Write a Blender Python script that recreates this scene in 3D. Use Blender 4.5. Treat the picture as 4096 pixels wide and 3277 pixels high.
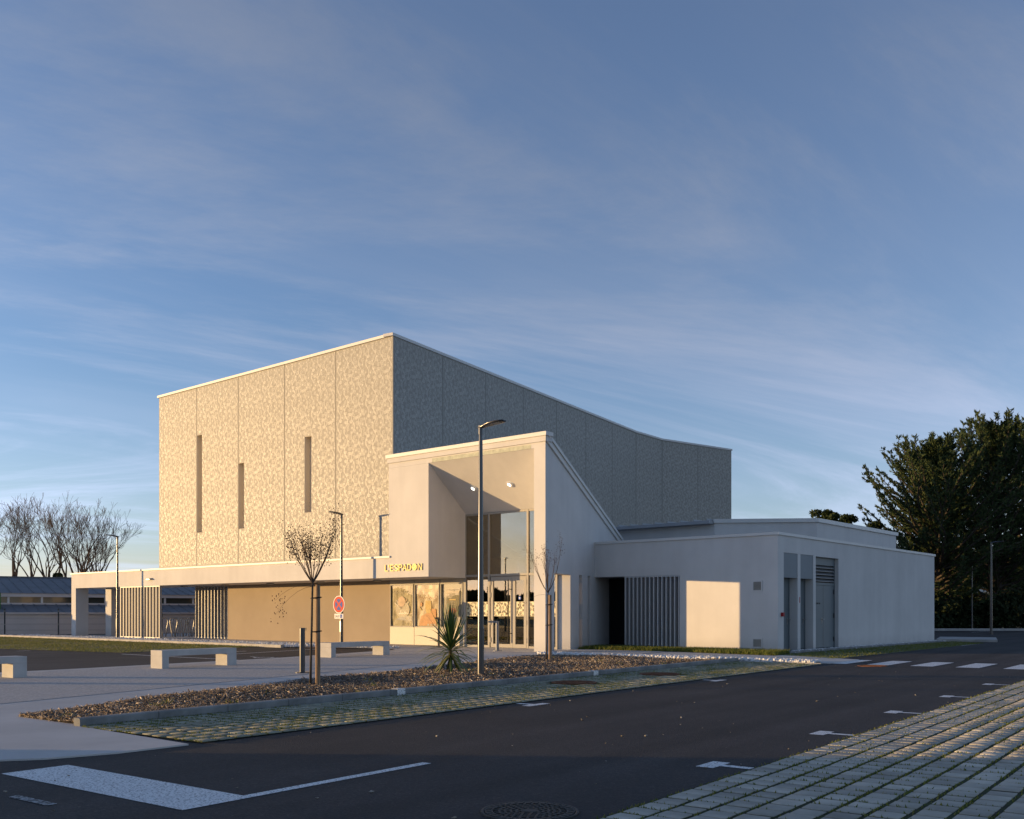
import bpy, math, random
import numpy as np
from mathutils import Vector, Matrix

for o in list(bpy.data.objects):
    bpy.data.objects.remove(o, do_unlink=True)
R = math.radians
scene = bpy.context.scene
COL = scene.collection

# ------------------------------------------------------------------ camera
cam_d = bpy.data.cameras.new('camera')
cam = bpy.data.objects.new('camera', cam_d)
COL.objects.link(cam)
cam.location = (0, 0, 1.32)
cam.rotation_euler = (R(90), 0, 0)
cam_d.sensor_width = 36.0
cam_d.lens = 34.27
cam_d.shift_y = 0.1979
cam_d.clip_end = 3000
scene.camera = cam

# ------------------------------------------------------------------ sky, sun, exposure
SUN_EL = R(2.8)
LIGHT = Vector((0.9974, -0.063, 0)).normalized()      # horizontal travel direction of the sunlight
TO_SUN = Vector((-LIGHT.x * math.cos(SUN_EL), -LIGHT.y * math.cos(SUN_EL), math.sin(SUN_EL)))
world = bpy.data.worlds.new('World')
scene.world = world
world.use_nodes = True
wn = world.node_tree.nodes; wl = world.node_tree.links
wn.clear()
out = wn.new('ShaderNodeOutputWorld')
bg = wn.new('ShaderNodeBackground')
bg.inputs['Strength'].default_value = 0.15
sky = wn.new('ShaderNodeTexSky')
sky.sky_type = 'NISHITA'
sky.sun_disc = False
sky.sun_elevation = R(6.0)
sky.sun_rotation = math.atan2(TO_SUN.x, TO_SUN.y)
sky.altitude = 20
sky.air_density = 1.0
sky.dust_density = 0.15
sky.ozone_density = 3.6
# thin cirrus: noise on a flat layer high above, stretched along one direction
tc = wn.new('ShaderNodeTexCoord')
sep = wn.new('ShaderNodeSeparateXYZ'); wl.new(tc.outputs['Generated'], sep.inputs[0])
def wmath(op, a, b=None, clamp=False):
    n = wn.new('ShaderNodeMath'); n.operation = op; n.use_clamp = clamp
    for i, v in enumerate((a, b)):
        if v is None: continue
        if isinstance(v, (int, float)): n.inputs[i].default_value = v
        else: wl.new(v, n.inputs[i])
    return n.outputs[0]
zc = wmath('MAXIMUM', sep.outputs[2], 0.0)
den = wmath('ADD', zc, 0.16)
px = wmath('DIVIDE', sep.outputs[0], den)
py = wmath('DIVIDE', sep.outputs[1], den)
comb = wn.new('ShaderNodeCombineXYZ'); wl.new(px, comb.inputs[0]); wl.new(py, comb.inputs[1])
def cloud(rot, scale, loc, nscale, detail, dist, lo, hi, rough=.6):
    vr = wn.new('ShaderNodeVectorRotate'); vr.rotation_type = 'Z_AXIS'; wl.new(comb.outputs[0], vr.inputs['Vector']); vr.inputs['Angle'].default_value = rot
    mp = wn.new('ShaderNodeMapping'); wl.new(vr.outputs[0], mp.inputs[0])
    mp.inputs['Scale'].default_value = scale
    mp.inputs['Location'].default_value = loc
    nz = wn.new('ShaderNodeTexNoise'); wl.new(mp.outputs[0], nz.inputs['Vector'])
    nz.inputs['Scale'].default_value = nscale; nz.inputs['Detail'].default_value = detail
    nz.inputs['Roughness'].default_value = rough; nz.inputs['Distortion'].default_value = dist
    rp = wn.new('ShaderNodeMapRange'); rp.interpolation_type = 'SMOOTHSTEP'
    wl.new(nz.outputs[0], rp.inputs[0]); rp.inputs[1].default_value = lo; rp.inputs[2].default_value = hi
    return rp.outputs[0]
c1 = cloud(R(-38), (0.22, 1.5, 1), (1.3, 0.4, 0), 1.1, 10, 0.9, 0.42, 0.80)       # fine streaks
c2 = cloud(R(-24), (0.30, 1.0, 1), (6.6, 12.2, 0), 0.85, 14, 1.6, 0.46, 0.72, .66)    # loose wisps
c3 = cloud(R(-50), (0.5, 0.8, 1), (2.1, 9.2, 0), 0.35, 4, 0.3, 0.25, 0.75)         # wide thin veil
cm = wmath('ADD', wmath('ADD', wmath('MULTIPLY', c1, 0.30), wmath('MULTIPLY', c2, 0.56)), wmath('MULTIPLY', c3, 0.26), True)
bw = wn.new('ShaderNodeRGBToBW'); wl.new(sky.outputs[0], bw.inputs[0])
cl = wn.new('ShaderNodeMix'); cl.data_type = 'RGBA'; cl.blend_type = 'MULTIPLY'
cl.inputs['Factor'].default_value = 1.0
wl.new(bw.outputs[0], cl.inputs['A']); cl.inputs['B'].default_value = (1.06, 1.62, 2.24, 1)
mx = wn.new('ShaderNodeMix'); mx.data_type = 'RGBA'
wl.new(cm, mx.inputs['Factor']); wl.new(sky.outputs[0], mx.inputs['A']); wl.new(cl.outputs['Result'], mx.inputs['B'])
tint = wn.new('ShaderNodeMix'); tint.data_type = 'RGBA'; tint.blend_type = 'MULTIPLY'; tint.inputs['Factor'].default_value = 1.0
wl.new(mx.outputs['Result'], tint.inputs['A']); tint.inputs['B'].default_value = (1.24, 0.975, 0.98, 1)
hs_ = wn.new('ShaderNodeHueSaturation'); hs_.inputs['Saturation'].default_value = 0.95; wl.new(tint.outputs['Result'], hs_.inputs['Color'])
wl.new(hs_.outputs[0], bg.inputs['Color'])
wl.new(bg.outputs[0], out.inputs['Surface'])

sun_d = bpy.data.lights.new('sun', 'SUN')
sun_d.energy = 4.1
sun_d.color = (1.0, 0.65, 0.29)
sun_d.angle = R(0.5)
sun = bpy.data.objects.new('sun', sun_d)
COL.objects.link(sun)
sun.rotation_euler = TO_SUN.to_track_quat('Z', 'Y').to_euler()
sun.location = TO_SUN * 100

scene.view_settings.view_transform = 'Standard'
scene.view_settings.look = 'None'
scene.view_settings.exposure = 0.74
scene.view_settings.gamma = 1.0
scene.view_settings.use_curve_mapping = False

# ------------------------------------------------------------------ helpers
BA = R(-40.15)                     # bearing of the cinema's own axes
B0 = Vector((1.09, 31.8, 0))       # front right foot of the entrance porch
RA = R(-36.56)                     # bearing of the road
def BL(x, y, z=0):                 # cinema axes -> world
    return Vector((B0.x + x * math.cos(BA) - y * math.sin(BA), B0.y + x * math.sin(BA) + y * math.cos(BA), z))
def NR(n, r, z=0):                 # road axes (across, along) -> world
    return Vector((n * .8032 + r * .5957, -n * .5957 + r * .8032, z))

class MB:
    def __init__(s): s.v = []; s.f = []
    def quad(s, *p):
        b = len(s.v); s.v += [tuple(q) for q in p]; s.f.append(tuple(range(b, b + len(p)))); return s
    def box(s, x0, x1, y0, y1, z0, z1):
        b = len(s.v)
        s.v += [(x0,y0,z0),(x1,y0,z0),(x1,y1,z0),(x0,y1,z0),(x0,y0,z1),(x1,y0,z1),(x1,y1,z1),(x0,y1,z1)]
        s.f += [tuple(b + i for i in q) for q in ((3,2,1,0),(4,5,6,7),(0,1,5,4),(1,2,6,5),(2,3,7,6),(3,0,4,7))]
        return s
    def prism(s, pts, z0, z1):     # pts counter-clockwise from above
        n = len(pts); b = len(s.v)
        s.v += [(p[0], p[1], z0) for p in pts] + [(p[0], p[1], z1) for p in pts]
        s.f.append(tuple(b + i for i in reversed(range(n)))); s.f.append(tuple(b + n + i for i in range(n)))
        for i in range(n):
            j = (i + 1) % n; s.f.append((b + i, b + j, b + n + j, b + n + i))
        return s
    def loft(s, rings, cap=True, closed=True):
        b = len(s.v); n = len(rings[0])
        for r in rings: s.v += [tuple(p) for p in r]
        for k in range(len(rings) - 1):
            for i in range(n if closed else n - 1):
                j = (i + 1) % n
                s.f.append((b + k*n + i, b + k*n + j, b + (k+1)*n + j, b + (k+1)*n + i))
        if cap:
            s.f.append(tuple(b + i for i in reversed(range(n))))
            s.f.append(tuple(b + (len(rings)-1)*n + i for i in range(n)))
        return s
    def cyl(s, x, y, z0, z1, r0, r1=None, n=16):
        r1 = r0 if r1 is None else r1
        ring = lambda z, r: [(x + r*math.cos(2*math.pi*i/n), y + r*math.sin(2*math.pi*i/n), z) for i in range(n)]
        return s.loft([ring(z0, r0), ring(z1, r1)])
    def tube(s, pts, rad, n=6, cap=True):
        pts = [Vector(p) for p in pts]
        if not isinstance(rad, (list, tuple)): rad = [rad] * len(pts)
        rings = []; up = Vector((0, 0, 1))
        d0 = (pts[1] - pts[0]).normalized()
        ref = d0.orthogonal().normalized()
        for i, p in enumerate(pts):
            d = (pts[min(i+1, len(pts)-1)] - pts[max(i-1, 0)]).normalized()
            ref = (ref - d * ref.dot(d))
            ref = ref.normalized() if ref.length > 1e-6 else d.orthogonal().normalized()
            e = d.cross(ref)
            rings.append([p + (ref*math.cos(2*math.pi*k/n) + e*math.sin(2*math.pi*k/n)) * rad[i] for k in range(n)])
        return s.loft(rings, cap)

def obj(name, mb, mat, parent=None, loc=(0,0,0), rotz=0.0, smooth=False, bevel=0.0, mats=None):
    if isinstance(mb, bpy.types.Mesh): me = mb
    else:
        me = bpy.data.meshes.new(name)
        me.from_pydata(mb.v, [], mb.f)
        me.update()
        for m in (mats or [mat]): me.materials.append(m)
        if smooth: me.polygons.foreach_set('use_smooth', [True] * len(me.polygons))
    o = bpy.data.objects.new(name, me)
    COL.objects.link(o)
    o.location = loc; o.rotation_euler = (0, 0, rotz)
    if parent is not None: o.parent = parent
    if bevel:
        m = o.modifiers.new('bevel', 'BEVEL'); m.width = bevel; m.segments = 2; m.limit_method = 'ANGLE'
    return o
def npmesh(name, verts, faces, mat, smooth=False):
    """verts (N,3), faces (M,k) numpy arrays."""
    me = bpy.data.meshes.new(name)
    nv, (nf, k) = len(verts), faces.shape
    me.vertices.add(nv); me.vertices.foreach_set('co', np.asarray(verts, dtype=np.float32).ravel())
    me.loops.add(nf * k); me.loops.foreach_set('vertex_index', faces.astype(np.int32).ravel())
    me.polygons.add(nf)
    me.polygons.foreach_set('loop_start', np.arange(0, nf * k, k, dtype=np.int32))
    me.polygons.foreach_set('loop_total', np.full(nf, k, dtype=np.int32))
    me.update(calc_edges=True); me.validate()
    me.materials.append(mat)
    if smooth: me.polygons.foreach_set('use_smooth', [True] * len(me.polygons))
    return me
def tag(o, label=None, cat=None, group=None, kind=None):
    if label: o['label'] = label
    if cat: o['category'] = cat
    if group: o['group'] = group
    if kind: o['kind'] = kind
    return o
def thing(name, label, cat, loc=(0,0,0), rotz=0.0, group=None):
    o = bpy.data.objects.new(name, None); COL.objects.link(o)
    o.location = loc; o.rotation_euler = (0, 0, rotz); o.empty_display_size = 0.2
    return tag(o, label, cat, group)
def copy_tree(o, parent=None):
    c = o.copy(); COL.objects.link(c); c.parent = parent
    for ch in list(o.children): copy_tree(ch, c)
    return c
def ground_poly(name, pts, z, mat, kind='structure', label=None):
    m = MB(); m.quad(*[(p[0], p[1], z) for p in pts])
    o = obj(name, m, mat); tag(o, label, None, None, kind); return o

# ------------------------------------------------------------------ materials
MATS = {}
def mat(name, col, rough=0.8, var=0.0, scale=3.0, bump=0.0, bscale=40.0, spec=0.3, metal=0.0, island=0.0,
        col2=None, detail=6.0, stretch=None, lo=0.35, hi=0.65, coat=0.0):
    m = bpy.data.materials.new(name); m.use_nodes = True; MATS[name] = m
    nt = m.node_tree; N = nt.nodes; L = nt.links
    b = N['Principled BSDF']
    b.inputs['Roughness'].default_value = rough
    b.inputs['Specular IOR Level'].default_value = spec
    b.inputs['Metallic'].default_value = metal
    if coat: b.inputs['Coat Weight'].default_value = coat
    c = (*col, 1.0)
    b.inputs['Base Color'].default_value = c
    t = N.new('ShaderNodeTexCoord'); vec = t.outputs['Object']
    if stretch:
        mp = N.new('ShaderNodeMapping'); mp.inputs['Scale'].default_value = stretch
        L.new(vec, mp.inputs[0]); vec = mp.outputs[0]
    src = None
    if var or col2:
        nz = N.new('ShaderNodeTexNoise'); L.new(vec, nz.inputs['Vector'])
        nz.inputs['Scale'].default_value = scale; nz.inputs['Detail'].default_value = detail
        nz.inputs['Roughness'].default_value = 0.62
        rp = N.new('ShaderNodeValToRGB'); L.new(nz.outputs[0], rp.inputs[0])
        rp.color_ramp.elements[0].position = lo; rp.color_ramp.elements[1].position = hi
        a = col2 if col2 else tuple(x * (1 - var) for x in col)
        e = col if col2 else tuple(min(1, x * (1 + var)) for x in col)
        rp.color_ramp.elements[0].color = (*a, 1); rp.color_ramp.elements[1].color = (*e, 1)
        src = rp.outputs[0]
    if island:
        g = N.new('ShaderNodeNewGeometry'); oi = N.new('ShaderNodeObjectInfo')
        ad = N.new('ShaderNodeMath'); ad.operation = 'ADD'
        L.new(g.outputs['Random Per Island'], ad.inputs[0]); L.new(oi.outputs['Random'], ad.inputs[1])
        fr = N.new('ShaderNodeMath'); fr.operation = 'FRACT'; L.new(ad.outputs[0], fr.inputs[0])
        mr = N.new('ShaderNodeMapRange'); L.new(fr.outputs[0], mr.inputs[0])
        mr.inputs[3].default_value = 1 - island; mr.inputs[4].default_value = 1 + island
        mm = N.new('ShaderNodeMix'); mm.data_type = 'RGBA'; mm.blend_type = 'MULTIPLY'; mm.inputs['Factor'].default_value = 1
        if src: L.new(src, mm.inputs['A'])
        else: mm.inputs['A'].default_value = c
        L.new(mr.outputs[0], mm.inputs['B']); src = mm.outputs['Result']
    if src: L.new(src, b.inputs['Base Color'])
    if bump:
        nb = N.new('ShaderNodeTexNoise'); L.new(t.outputs['Object'], nb.inputs['Vector'])
        nb.inputs['Scale'].default_value = bscale; nb.inputs['Detail'].default_value = 5
        bp = N.new('ShaderNodeBump'); bp.inputs['Strength'].default_value = bump; bp.inputs['Distance'].default_value = 0.01
        L.new(nb.outputs[0], bp.inputs['Height']); L.new(bp.outputs[0], b.inputs['Normal'])
    return m
def ramp_island(name, cols, rough=0.8, spec=0.2, trans=0.0):
    m = bpy.data.materials.new(name); m.use_nodes = True; MATS[name] = m
    N = m.node_tree.nodes; L = m.node_tree.links; b = N['Principled BSDF']
    b.inputs['Roughness'].default_value = rough; b.inputs['Specular IOR Level'].default_value = spec
    g = N.new('ShaderNodeNewGeometry'); rp = N.new('ShaderNodeValToRGB')
    L.new(g.outputs['Random Per Island'], rp.inputs[0])
    el = rp.color_ramp.elements
    while len(el) < len(cols): el.new(0.5)
    for i, c in enumerate(cols):
        el[i].position = i / (len(cols) - 1); el[i].color = (*c, 1)
    L.new(rp.outputs[0], b.inputs['Base Color'])
    if trans:
        tr = N.new('ShaderNodeBsdfTranslucent'); L.new(rp.outputs[0], tr.inputs[0])
        mx = N.new('ShaderNodeMixShader'); mx.inputs[0].default_value = trans
        L.new(b.outputs[0], mx.inputs[1]); L.new(tr.outputs[0], mx.inputs[2])
        L.new(mx.outputs[0], N['Material Output'].inputs[0])
    return m

def asphalt_mat(name, base, patch):
    m = bpy.data.materials.new(name); m.use_nodes = True
    N = m.node_tree.nodes; L = m.node_tree.links; b = N['Principled BSDF']
    t = N.new('ShaderNodeTexCoord')
    def nz(s, d=6):
        n = N.new('ShaderNodeTexNoise'); n.inputs['Scale'].default_value = s; n.inputs['Detail'].default_value = d
        n.inputs['Roughness'].default_value = 0.65
        L.new(t.outputs['Object'], n.inputs['Vector']); return n.outputs[0]
    r1 = N.new('ShaderNodeValToRGB'); L.new(nz(0.35), r1.inputs[0])
    r1.color_ramp.elements[0].position = .3; r1.color_ramp.elements[1].position = .7
    r1.color_ramp.elements[0].color = (*[c * .82 for c in base], 1); r1.color_ramp.elements[1].color = (*patch, 1)
    # aggregate: small stones of different greys
    vo = N.new('ShaderNodeTexVoronoi'); vo.inputs['Scale'].default_value = 70; L.new(t.outputs['Object'], vo.inputs['Vector'])
    sp = N.new('ShaderNodeSeparateXYZ'); L.new(vo.outputs['Color'], sp.inputs[0])
    r2 = N.new('ShaderNodeValToRGB'); L.new(sp.outputs[0], r2.inputs[0])
    r2.color_ramp.elements[0].color = (.55, .55, .56, 1); r2.color_ramp.elements[1].color = (1.5, 1.48, 1.45, 1)
    e = r2.color_ramp.elements.new(.9); e.color = (1.05, 1.05, 1.05, 1)
    mm = N.new('ShaderNodeMix'); mm.data_type = 'RGBA'; mm.blend_type = 'MULTIPLY'; mm.inputs['Factor'].default_value = .8
    L.new(r1.outputs[0], mm.inputs['A']); L.new(r2.outputs[0], mm.inputs['B'])
    # tyre-worn bands along the road, dusty blotches and a few dark drips
    vr = N.new('ShaderNodeVectorRotate'); vr.rotation_type = 'Z_AXIS'; vr.inputs['Angle'].default_value = R(36.56); L.new(t.outputs['Object'], vr.inputs['Vector'])
    mp = N.new('ShaderNodeMapping'); mp.inputs['Scale'].default_value = (1.5, .05, 1); L.new(vr.outputs[0], mp.inputs[0])
    n3 = N.new('ShaderNodeTexNoise'); n3.inputs['Scale'].default_value = 1.0; n3.inputs['Detail'].default_value = 5; L.new(mp.outputs[0], n3.inputs['Vector'])
    r3 = N.new('ShaderNodeMapRange'); L.new(n3.outputs[0], r3.inputs[0]); r3.inputs[1].default_value = .3; r3.inputs[2].default_value = .7; r3.inputs[3].default_value = .70; r3.inputs[4].default_value = 1.28
    r4 = N.new('ShaderNodeMapRange'); L.new(nz(2.1, 9), r4.inputs[0]); r4.inputs[1].default_value = .62; r4.inputs[2].default_value = .74; r4.inputs[3].default_value = 1.0; r4.inputs[4].default_value = .72
    m2 = N.new('ShaderNodeMath'); m2.operation = 'MULTIPLY'; L.new(r3.outputs[0], m2.inputs[0]); L.new(r4.outputs[0], m2.inputs[1])
    m3 = N.new('ShaderNodeMix'); m3.data_type = 'RGBA'; m3.blend_type = 'MULTIPLY'; m3.inputs['Factor'].default_value = 1
    L.new(mm.outputs['Result'], m3.inputs['A']); L.new(m2.outputs[0], m3.inputs['B'])
    L.new(m3.outputs['Result'], b.inputs['Base Color'])
    b.inputs['Roughness'].default_value = .82; b.inputs['Specular IOR Level'].default_value = .25
    bp = N.new('ShaderNodeBump'); bp.inputs['Strength'].default_value = .5; bp.inputs['Distance'].default_value = .006
    L.new(vo.outputs['Distance'], bp.inputs['Height']); L.new(bp.outputs[0], b.inputs['Normal'])
    return m

def render_mat(name, col):
    """trowelled render: slow mottling, faint rain streaks under the copings, a dirty splash band at the foot"""
    m = mat(name, col, .9, .05, .55, .22, 70, spec=.2)
    N = m.node_tree.nodes; L = m.node_tree.links; b = N['Principled BSDF']
    src = b.inputs['Base Color'].links[0].from_socket
    t = N.new('ShaderNodeTexCoord')
    mp = N.new('ShaderNodeMapping'); mp.inputs['Scale'].default_value = (1.4, 1.4, .12); L.new(t.outputs['Object'], mp.inputs[0])
    n1 = N.new('ShaderNodeTexNoise'); n1.inputs['Scale'].default_value = 1.6; n1.inputs['Detail'].default_value = 8; L.new(mp.outputs[0], n1.inputs['Vector'])
    r1 = N.new('ShaderNodeMapRange'); L.new(n1.outputs[0], r1.inputs[0]); r1.inputs[1].default_value = .35; r1.inputs[2].default_value = .65; r1.inputs[3].default_value = .965; r1.inputs[4].default_value = 1.015
    sp = N.new('ShaderNodeSeparateXYZ'); L.new(t.outputs['Object'], sp.inputs[0])
    n2 = N.new('ShaderNodeTexNoise'); n2.inputs['Scale'].default_value = 2.2; n2.inputs['Detail'].default_value = 8; L.new(t.outputs['Object'], n2.inputs['Vector'])
    ad = N.new('ShaderNodeMath'); ad.operation = 'MULTIPLY_ADD'; L.new(n2.outputs[0], ad.inputs[0]); ad.inputs[1].default_value = -.55; L.new(sp.outputs[2], ad.inputs[2])
    r2 = N.new('ShaderNodeMapRange'); L.new(ad.outputs[0], r2.inputs[0]); r2.inputs[1].default_value = -.30; r2.inputs[2].default_value = .18; r2.inputs[3].default_value = .80; r2.inputs[4].default_value = 1.0
    mu = N.new('ShaderNodeMath'); mu.operation = 'MULTIPLY'; L.new(r1.outputs[0], mu.inputs[0]); L.new(r2.outputs[0], mu.inputs[1])
    mm = N.new('ShaderNodeMix'); mm.data_type = 'RGBA'; mm.blend_type = 'MULTIPLY'; mm.inputs['Factor'].default_value = 1
    L.new(src, mm.inputs['A']); L.new(mu.outputs[0], mm.inputs['B']); L.new(mm.outputs['Result'], b.inputs['Base Color'])
    return m

M_asphalt = asphalt_mat('asphalt', (.050, .045, .043), (.063, .057, .054))
M_ground = mat('earth', (.07, .075, .04), .95, .35, .3)
M_concrete = mat('brushed_concrete', (.50, .485, .46), .85, .12, .7, .25, 60, lo=.3, hi=.7)
M_aggregate = mat('exposed_aggregate', (.44, .415, .385), .85, .26, 28, .6, 45, detail=4, lo=.36, hi=.64)
M_kerb = mat('kerb_concrete', (.20, .205, .20), .85, .3, 2.2, .4, 50)
M_kerbpale = mat('pale_kerb_concrete', (.42, .40, .37), .85, .15, 2.2, .3, 50)
M_white = render_mat('white_render', (.63, .61, .585))
M_soffit = mat('beige_render', (.34, .275, .20), .9, .06, .6, .15, 70, spec=.2)
M_coping = mat('white_coping', (.66, .645, .615), .45, .03, 1.5)
M_panel = mat('etched_concrete', (.315, .30, .265), .62, .10, 9.0, .25, 35, spec=.38)
M_relief = mat('smooth_relief_concrete', (.46, .44, .39), .50, .05, 3.0, spec=.5)
M_joint = mat('dark_joint', (.12, .10, .08), .9)  # plain dark backing behind panel joints, vents and the louvre
M_slit = mat('slit_lining', (.66, .60, .50), .8)
M_frame = mat('champagne_aluminium', (.36, .335, .29), .6, spec=.3)
M_caseplate = mat('champagne_plate', (.50, .455, .36), .52, .03, 1.0, spec=.4)
M_dark = mat('dark_aluminium', (.035, .036, .04), .4, spec=.5)
M_wire = mat('fence_wire', (.10, .10, .10), .6)
M_grey = mat('lamp_grey_paint', (.050, .051, .056), .24, spec=.7)
M_midgrey = mat('bollard_grey_paint', (.20, .205, .21), .4, spec=.5)
M_door = mat('grey_service_door', (.155, .18, .19), .5, .04, 1.2)
M_greywall = mat('grey_panel', (.27, .29, .30), .8, .04, 1.2)
M_slat = mat('bronze_slat', (.42, .395, .355), .48, spec=.5)
M_slatpale = mat('grey_slat', (.46, .46, .46), .5, spec=.45)
M_gold = mat('gold_letter', (1.0, .76, .20), .5, spec=.4)
M_paint = mat('road_paint', (.82, .82, .80), .7, .0, 60, .2, 60, col2=(.14, .135, .13), detail=5, lo=.36, hi=.50)
M_paintworn = mat('worn_road_paint', (.45, .46, .46), .8, .0, 25, .2, 60, col2=(.045, .045, .045), detail=8, lo=.42, hi=.60)
M_soil = mat('joint_moss', (.042, .056, .014), .95, .0, 5, .5, 40, col2=(.022, .020, .013), lo=.3, hi=.6)
M_paver = mat('concrete_paver', (.40, .375, .315), .85, .20, 2.3, .25, 60, island=.20)
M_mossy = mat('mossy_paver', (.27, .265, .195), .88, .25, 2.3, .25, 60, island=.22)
M_pebble = ramp_island('white_pebble', [(.48, .47, .45), (.78, .77, .75), (.66, .66, .66)], .7)
M_chip = ramp_island('bark_chip', [(.06, .045, .038), (.26, .20, .155), (.12, .095, .083), (.62, .53, .43), (.17, .135, .12), (.38, .33, .285), (.09, .072, .065), (.31, .265, .225)], .75)
M_mulchbase = mat('mulch_soil', (.075, .052, .036), .95, .45, 22, .8, 30)
M_grass = ramp_island('grass_blade', [(.08, .115, .018), (.15, .18, .035), (.24, .225, .06), (.11, .15, .026)], .7, trans=.3)
M_lawnbase = mat('lawn_soil', (.17, .155, .07), .95, .35, 2.5, .4, 30)
M_lawn = ramp_island('lawn_blade', [(.17, .185, .05), (.27, .245, .10), (.14, .175, .04), (.23, .22, .08)], .8, trans=.2)
M_wood = mat('stake_wood', (.27, .18, .11), .8, .3, 6, .4, 30, stretch=(6, 6, .6))
M_bark = mat('bark', (.07, .055, .043), .9, .35, 8, .6, 25)
M_twig = mat('twig_bark', (.085, .060, .046), .9, .2, 5)
M_pod = mat('seed_pod', (.085, .048, .032), .8)
M_rubber = mat('black_rubber', (.015, .015, .016), .7)
M_cord = ramp_island('sword_leaf', [(.055, .10, .022), (.12, .16, .04), (.20, .20, .07)], .42, .45, trans=.25)
M_cordl = [mat('sword_leaf_%d' % i, c, .42, .12, 6, spec=.45) for i, c in enumerate(((.07, .12, .028), (.13, .17, .042), (.22, .21, .065)))]
M_cyp = ramp_island('cypress_foliage', [(.022, .044, .018), (.050, .078, .028), (.085, .105, .038), (.036, .060, .024)], .75, trans=.15)
M_oak = ramp_island('oak_foliage', [(.018, .032, .010), (.045, .062, .018), (.030, .045, .014)], .7, trans=.15)
M_hedge = ramp_island('hedge_foliage', [(.014, .022, .010), (.034, .046, .016), (.024, .032, .013)], .8)
M_zinc = mat('zinc_roof', (.17, .175, .185), .6, .10, 1.0, spec=.3)
M_schoolwall = mat('cream_wall', (.70, .655, .62), .9, .05, .6)
M_green = mat('green_panel', (.07, .19, .06), .6)
M_cast = mat('cast_iron', (.055, .052, .046), .6, .3, 12, .3, 40, spec=.4, metal=.3)
M_castdark = mat('drain_pit', (.004, .004, .005), .95)
M_rust = mat('rusty_iron', (.15, .062, .030), .85, .4, 9, .4, 40)
M_steel = mat('stainless_steel', (.36, .35, .33), .42, metal=.8)
M_red = mat('sign_red', (.60, .07, .035), .6, spec=.12)
M_blue = mat('sign_blue', (.05, .11, .40), .6, spec=.12)
M_signwhite = mat('sign_white', (.82, .80, .76), .6, spec=.2)
M_black = mat('print_black', (.02, .02, .02), .6)
M_redbox = mat('alarm_red', (.30, .008, .015), .5)
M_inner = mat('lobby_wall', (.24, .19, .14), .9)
M_innerfloor = mat('lobby_floor', (.10, .085, .07), .5)
M_tile = mat('clay_roof_tile', (.34, .10, .065), .9, .2, 3)
M_band = mat('frosted_film', (.72, .64, .42), .5)
M_bandline = mat('film_line', (.085, .06, .03), .6)

def glass_mat(name, tint, lo, gain, rough=0.0):
    m = bpy.data.materials.new(name); m.use_nodes = True
    N = m.node_tree.nodes; L = m.node_tree.links
    N.remove(N['Principled BSDF'])
    tr = N.new('ShaderNodeBsdfTransparent'); tr.inputs[0].default_value = (*tint, 1)
    gl = N.new('ShaderNodeBsdfGlossy'); gl.inputs['Roughness'].default_value = rough; gl.inputs[0].default_value = (.92, .86, .72, 1)
    fr = N.new('ShaderNodeFresnel'); ge = N.new('ShaderNodeNewGeometry')
    io = N.new('ShaderNodeMath'); io.operation = 'MULTIPLY_ADD'; L.new(ge.outputs['Backfacing'], io.inputs[0])
    io.inputs[1].default_value = 1/1.5 - 1.5; io.inputs[2].default_value = 1.5; L.new(io.outputs[0], fr.inputs[0])
    ma = N.new('ShaderNodeMath'); ma.operation = 'MULTIPLY_ADD'; ma.use_clamp = True
    L.new(fr.outputs[0], ma.inputs[0]); ma.inputs[1].default_value = gain; ma.inputs[2].default_value = lo
    mx = N.new('ShaderNodeMixShader'); L.new(ma.outputs[0], mx.inputs[0])
    L.new(tr.outputs[0], mx.inputs[1]); L.new(gl.outputs[0], mx.inputs[2])
    L.new(mx.outputs[0], N['Material Output'].inputs[0])
    return m
M_glass = glass_mat('coated_glass', (.66, .63, .56), .13, 2.0)
M_caseglass = glass_mat('case_glass', (.92, .92, .90), .0, 1.0)
M_darkglass = mat('dark_window', (.008, .009, .011), .12, spec=.35)
M_paleroof = mat('pale_metal_roof', (.36, .37, .38), .5)
M_schoolglass = mat('school_window', (.06, .065, .055), .08, spec=.8)
def emit_mat(name, col, s):
    m = bpy.data.materials.new(name); m.use_nodes = True
    b = m.node_tree.nodes['Principled BSDF']; b.inputs['Base Color'].default_value = (.8, .8, .8, 1)
    b.inputs['Emission Color'].default_value = (*col, 1); b.inputs['Emission Strength'].default_value = s
    return m
M_lit = emit_mat('lit_lamp', (1, .93, .78), 1.6)
M_lens = mat('lamp_lens', (.55, .54, .50), .3)

def text_mesh(s, depth=0.0, size=1.0):
    c = bpy.data.curves.new('lettering', 'FONT'); c.body = s; c.size = size; c.extrude = depth
    c.resolution_u = 4
    o = bpy.data.objects.new('lettering', c); COL.objects.link(o)
    dg = bpy.context.evaluated_depsgraph_get(); dg.update()
    me = bpy.data.meshes.new_from_object(o.evaluated_get(dg))
    bpy.data.objects.remove(o, do_unlink=True)
    return me
def fit_text(s, x0, x1, z0, z1, y, depth, m, name='letter', parent=None, plane='xz'):
    """letters scaled into a box on a vertical face looking to -y"""
    me = text_mesh(s, .5)
    co = np.array([v.co[:] for v in me.vertices])
    mn, mxx = co.min(0), co.max(0)
    sx = (x1 - x0) / max(1e-6, mxx[0] - mn[0]); sz = (z1 - z0) / max(1e-6, mxx[1] - mn[1])
    for v in me.vertices:
        a = v.co.copy()
        v.co = (x0 + (a[0]-mn[0])*sx, y - (a[2] + .5) * depth, z0 + (a[1]-mn[1])*sz)
    me.materials.clear(); me.materials.append(m)
    me.update()
    return obj(name, me, m, parent)

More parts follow.
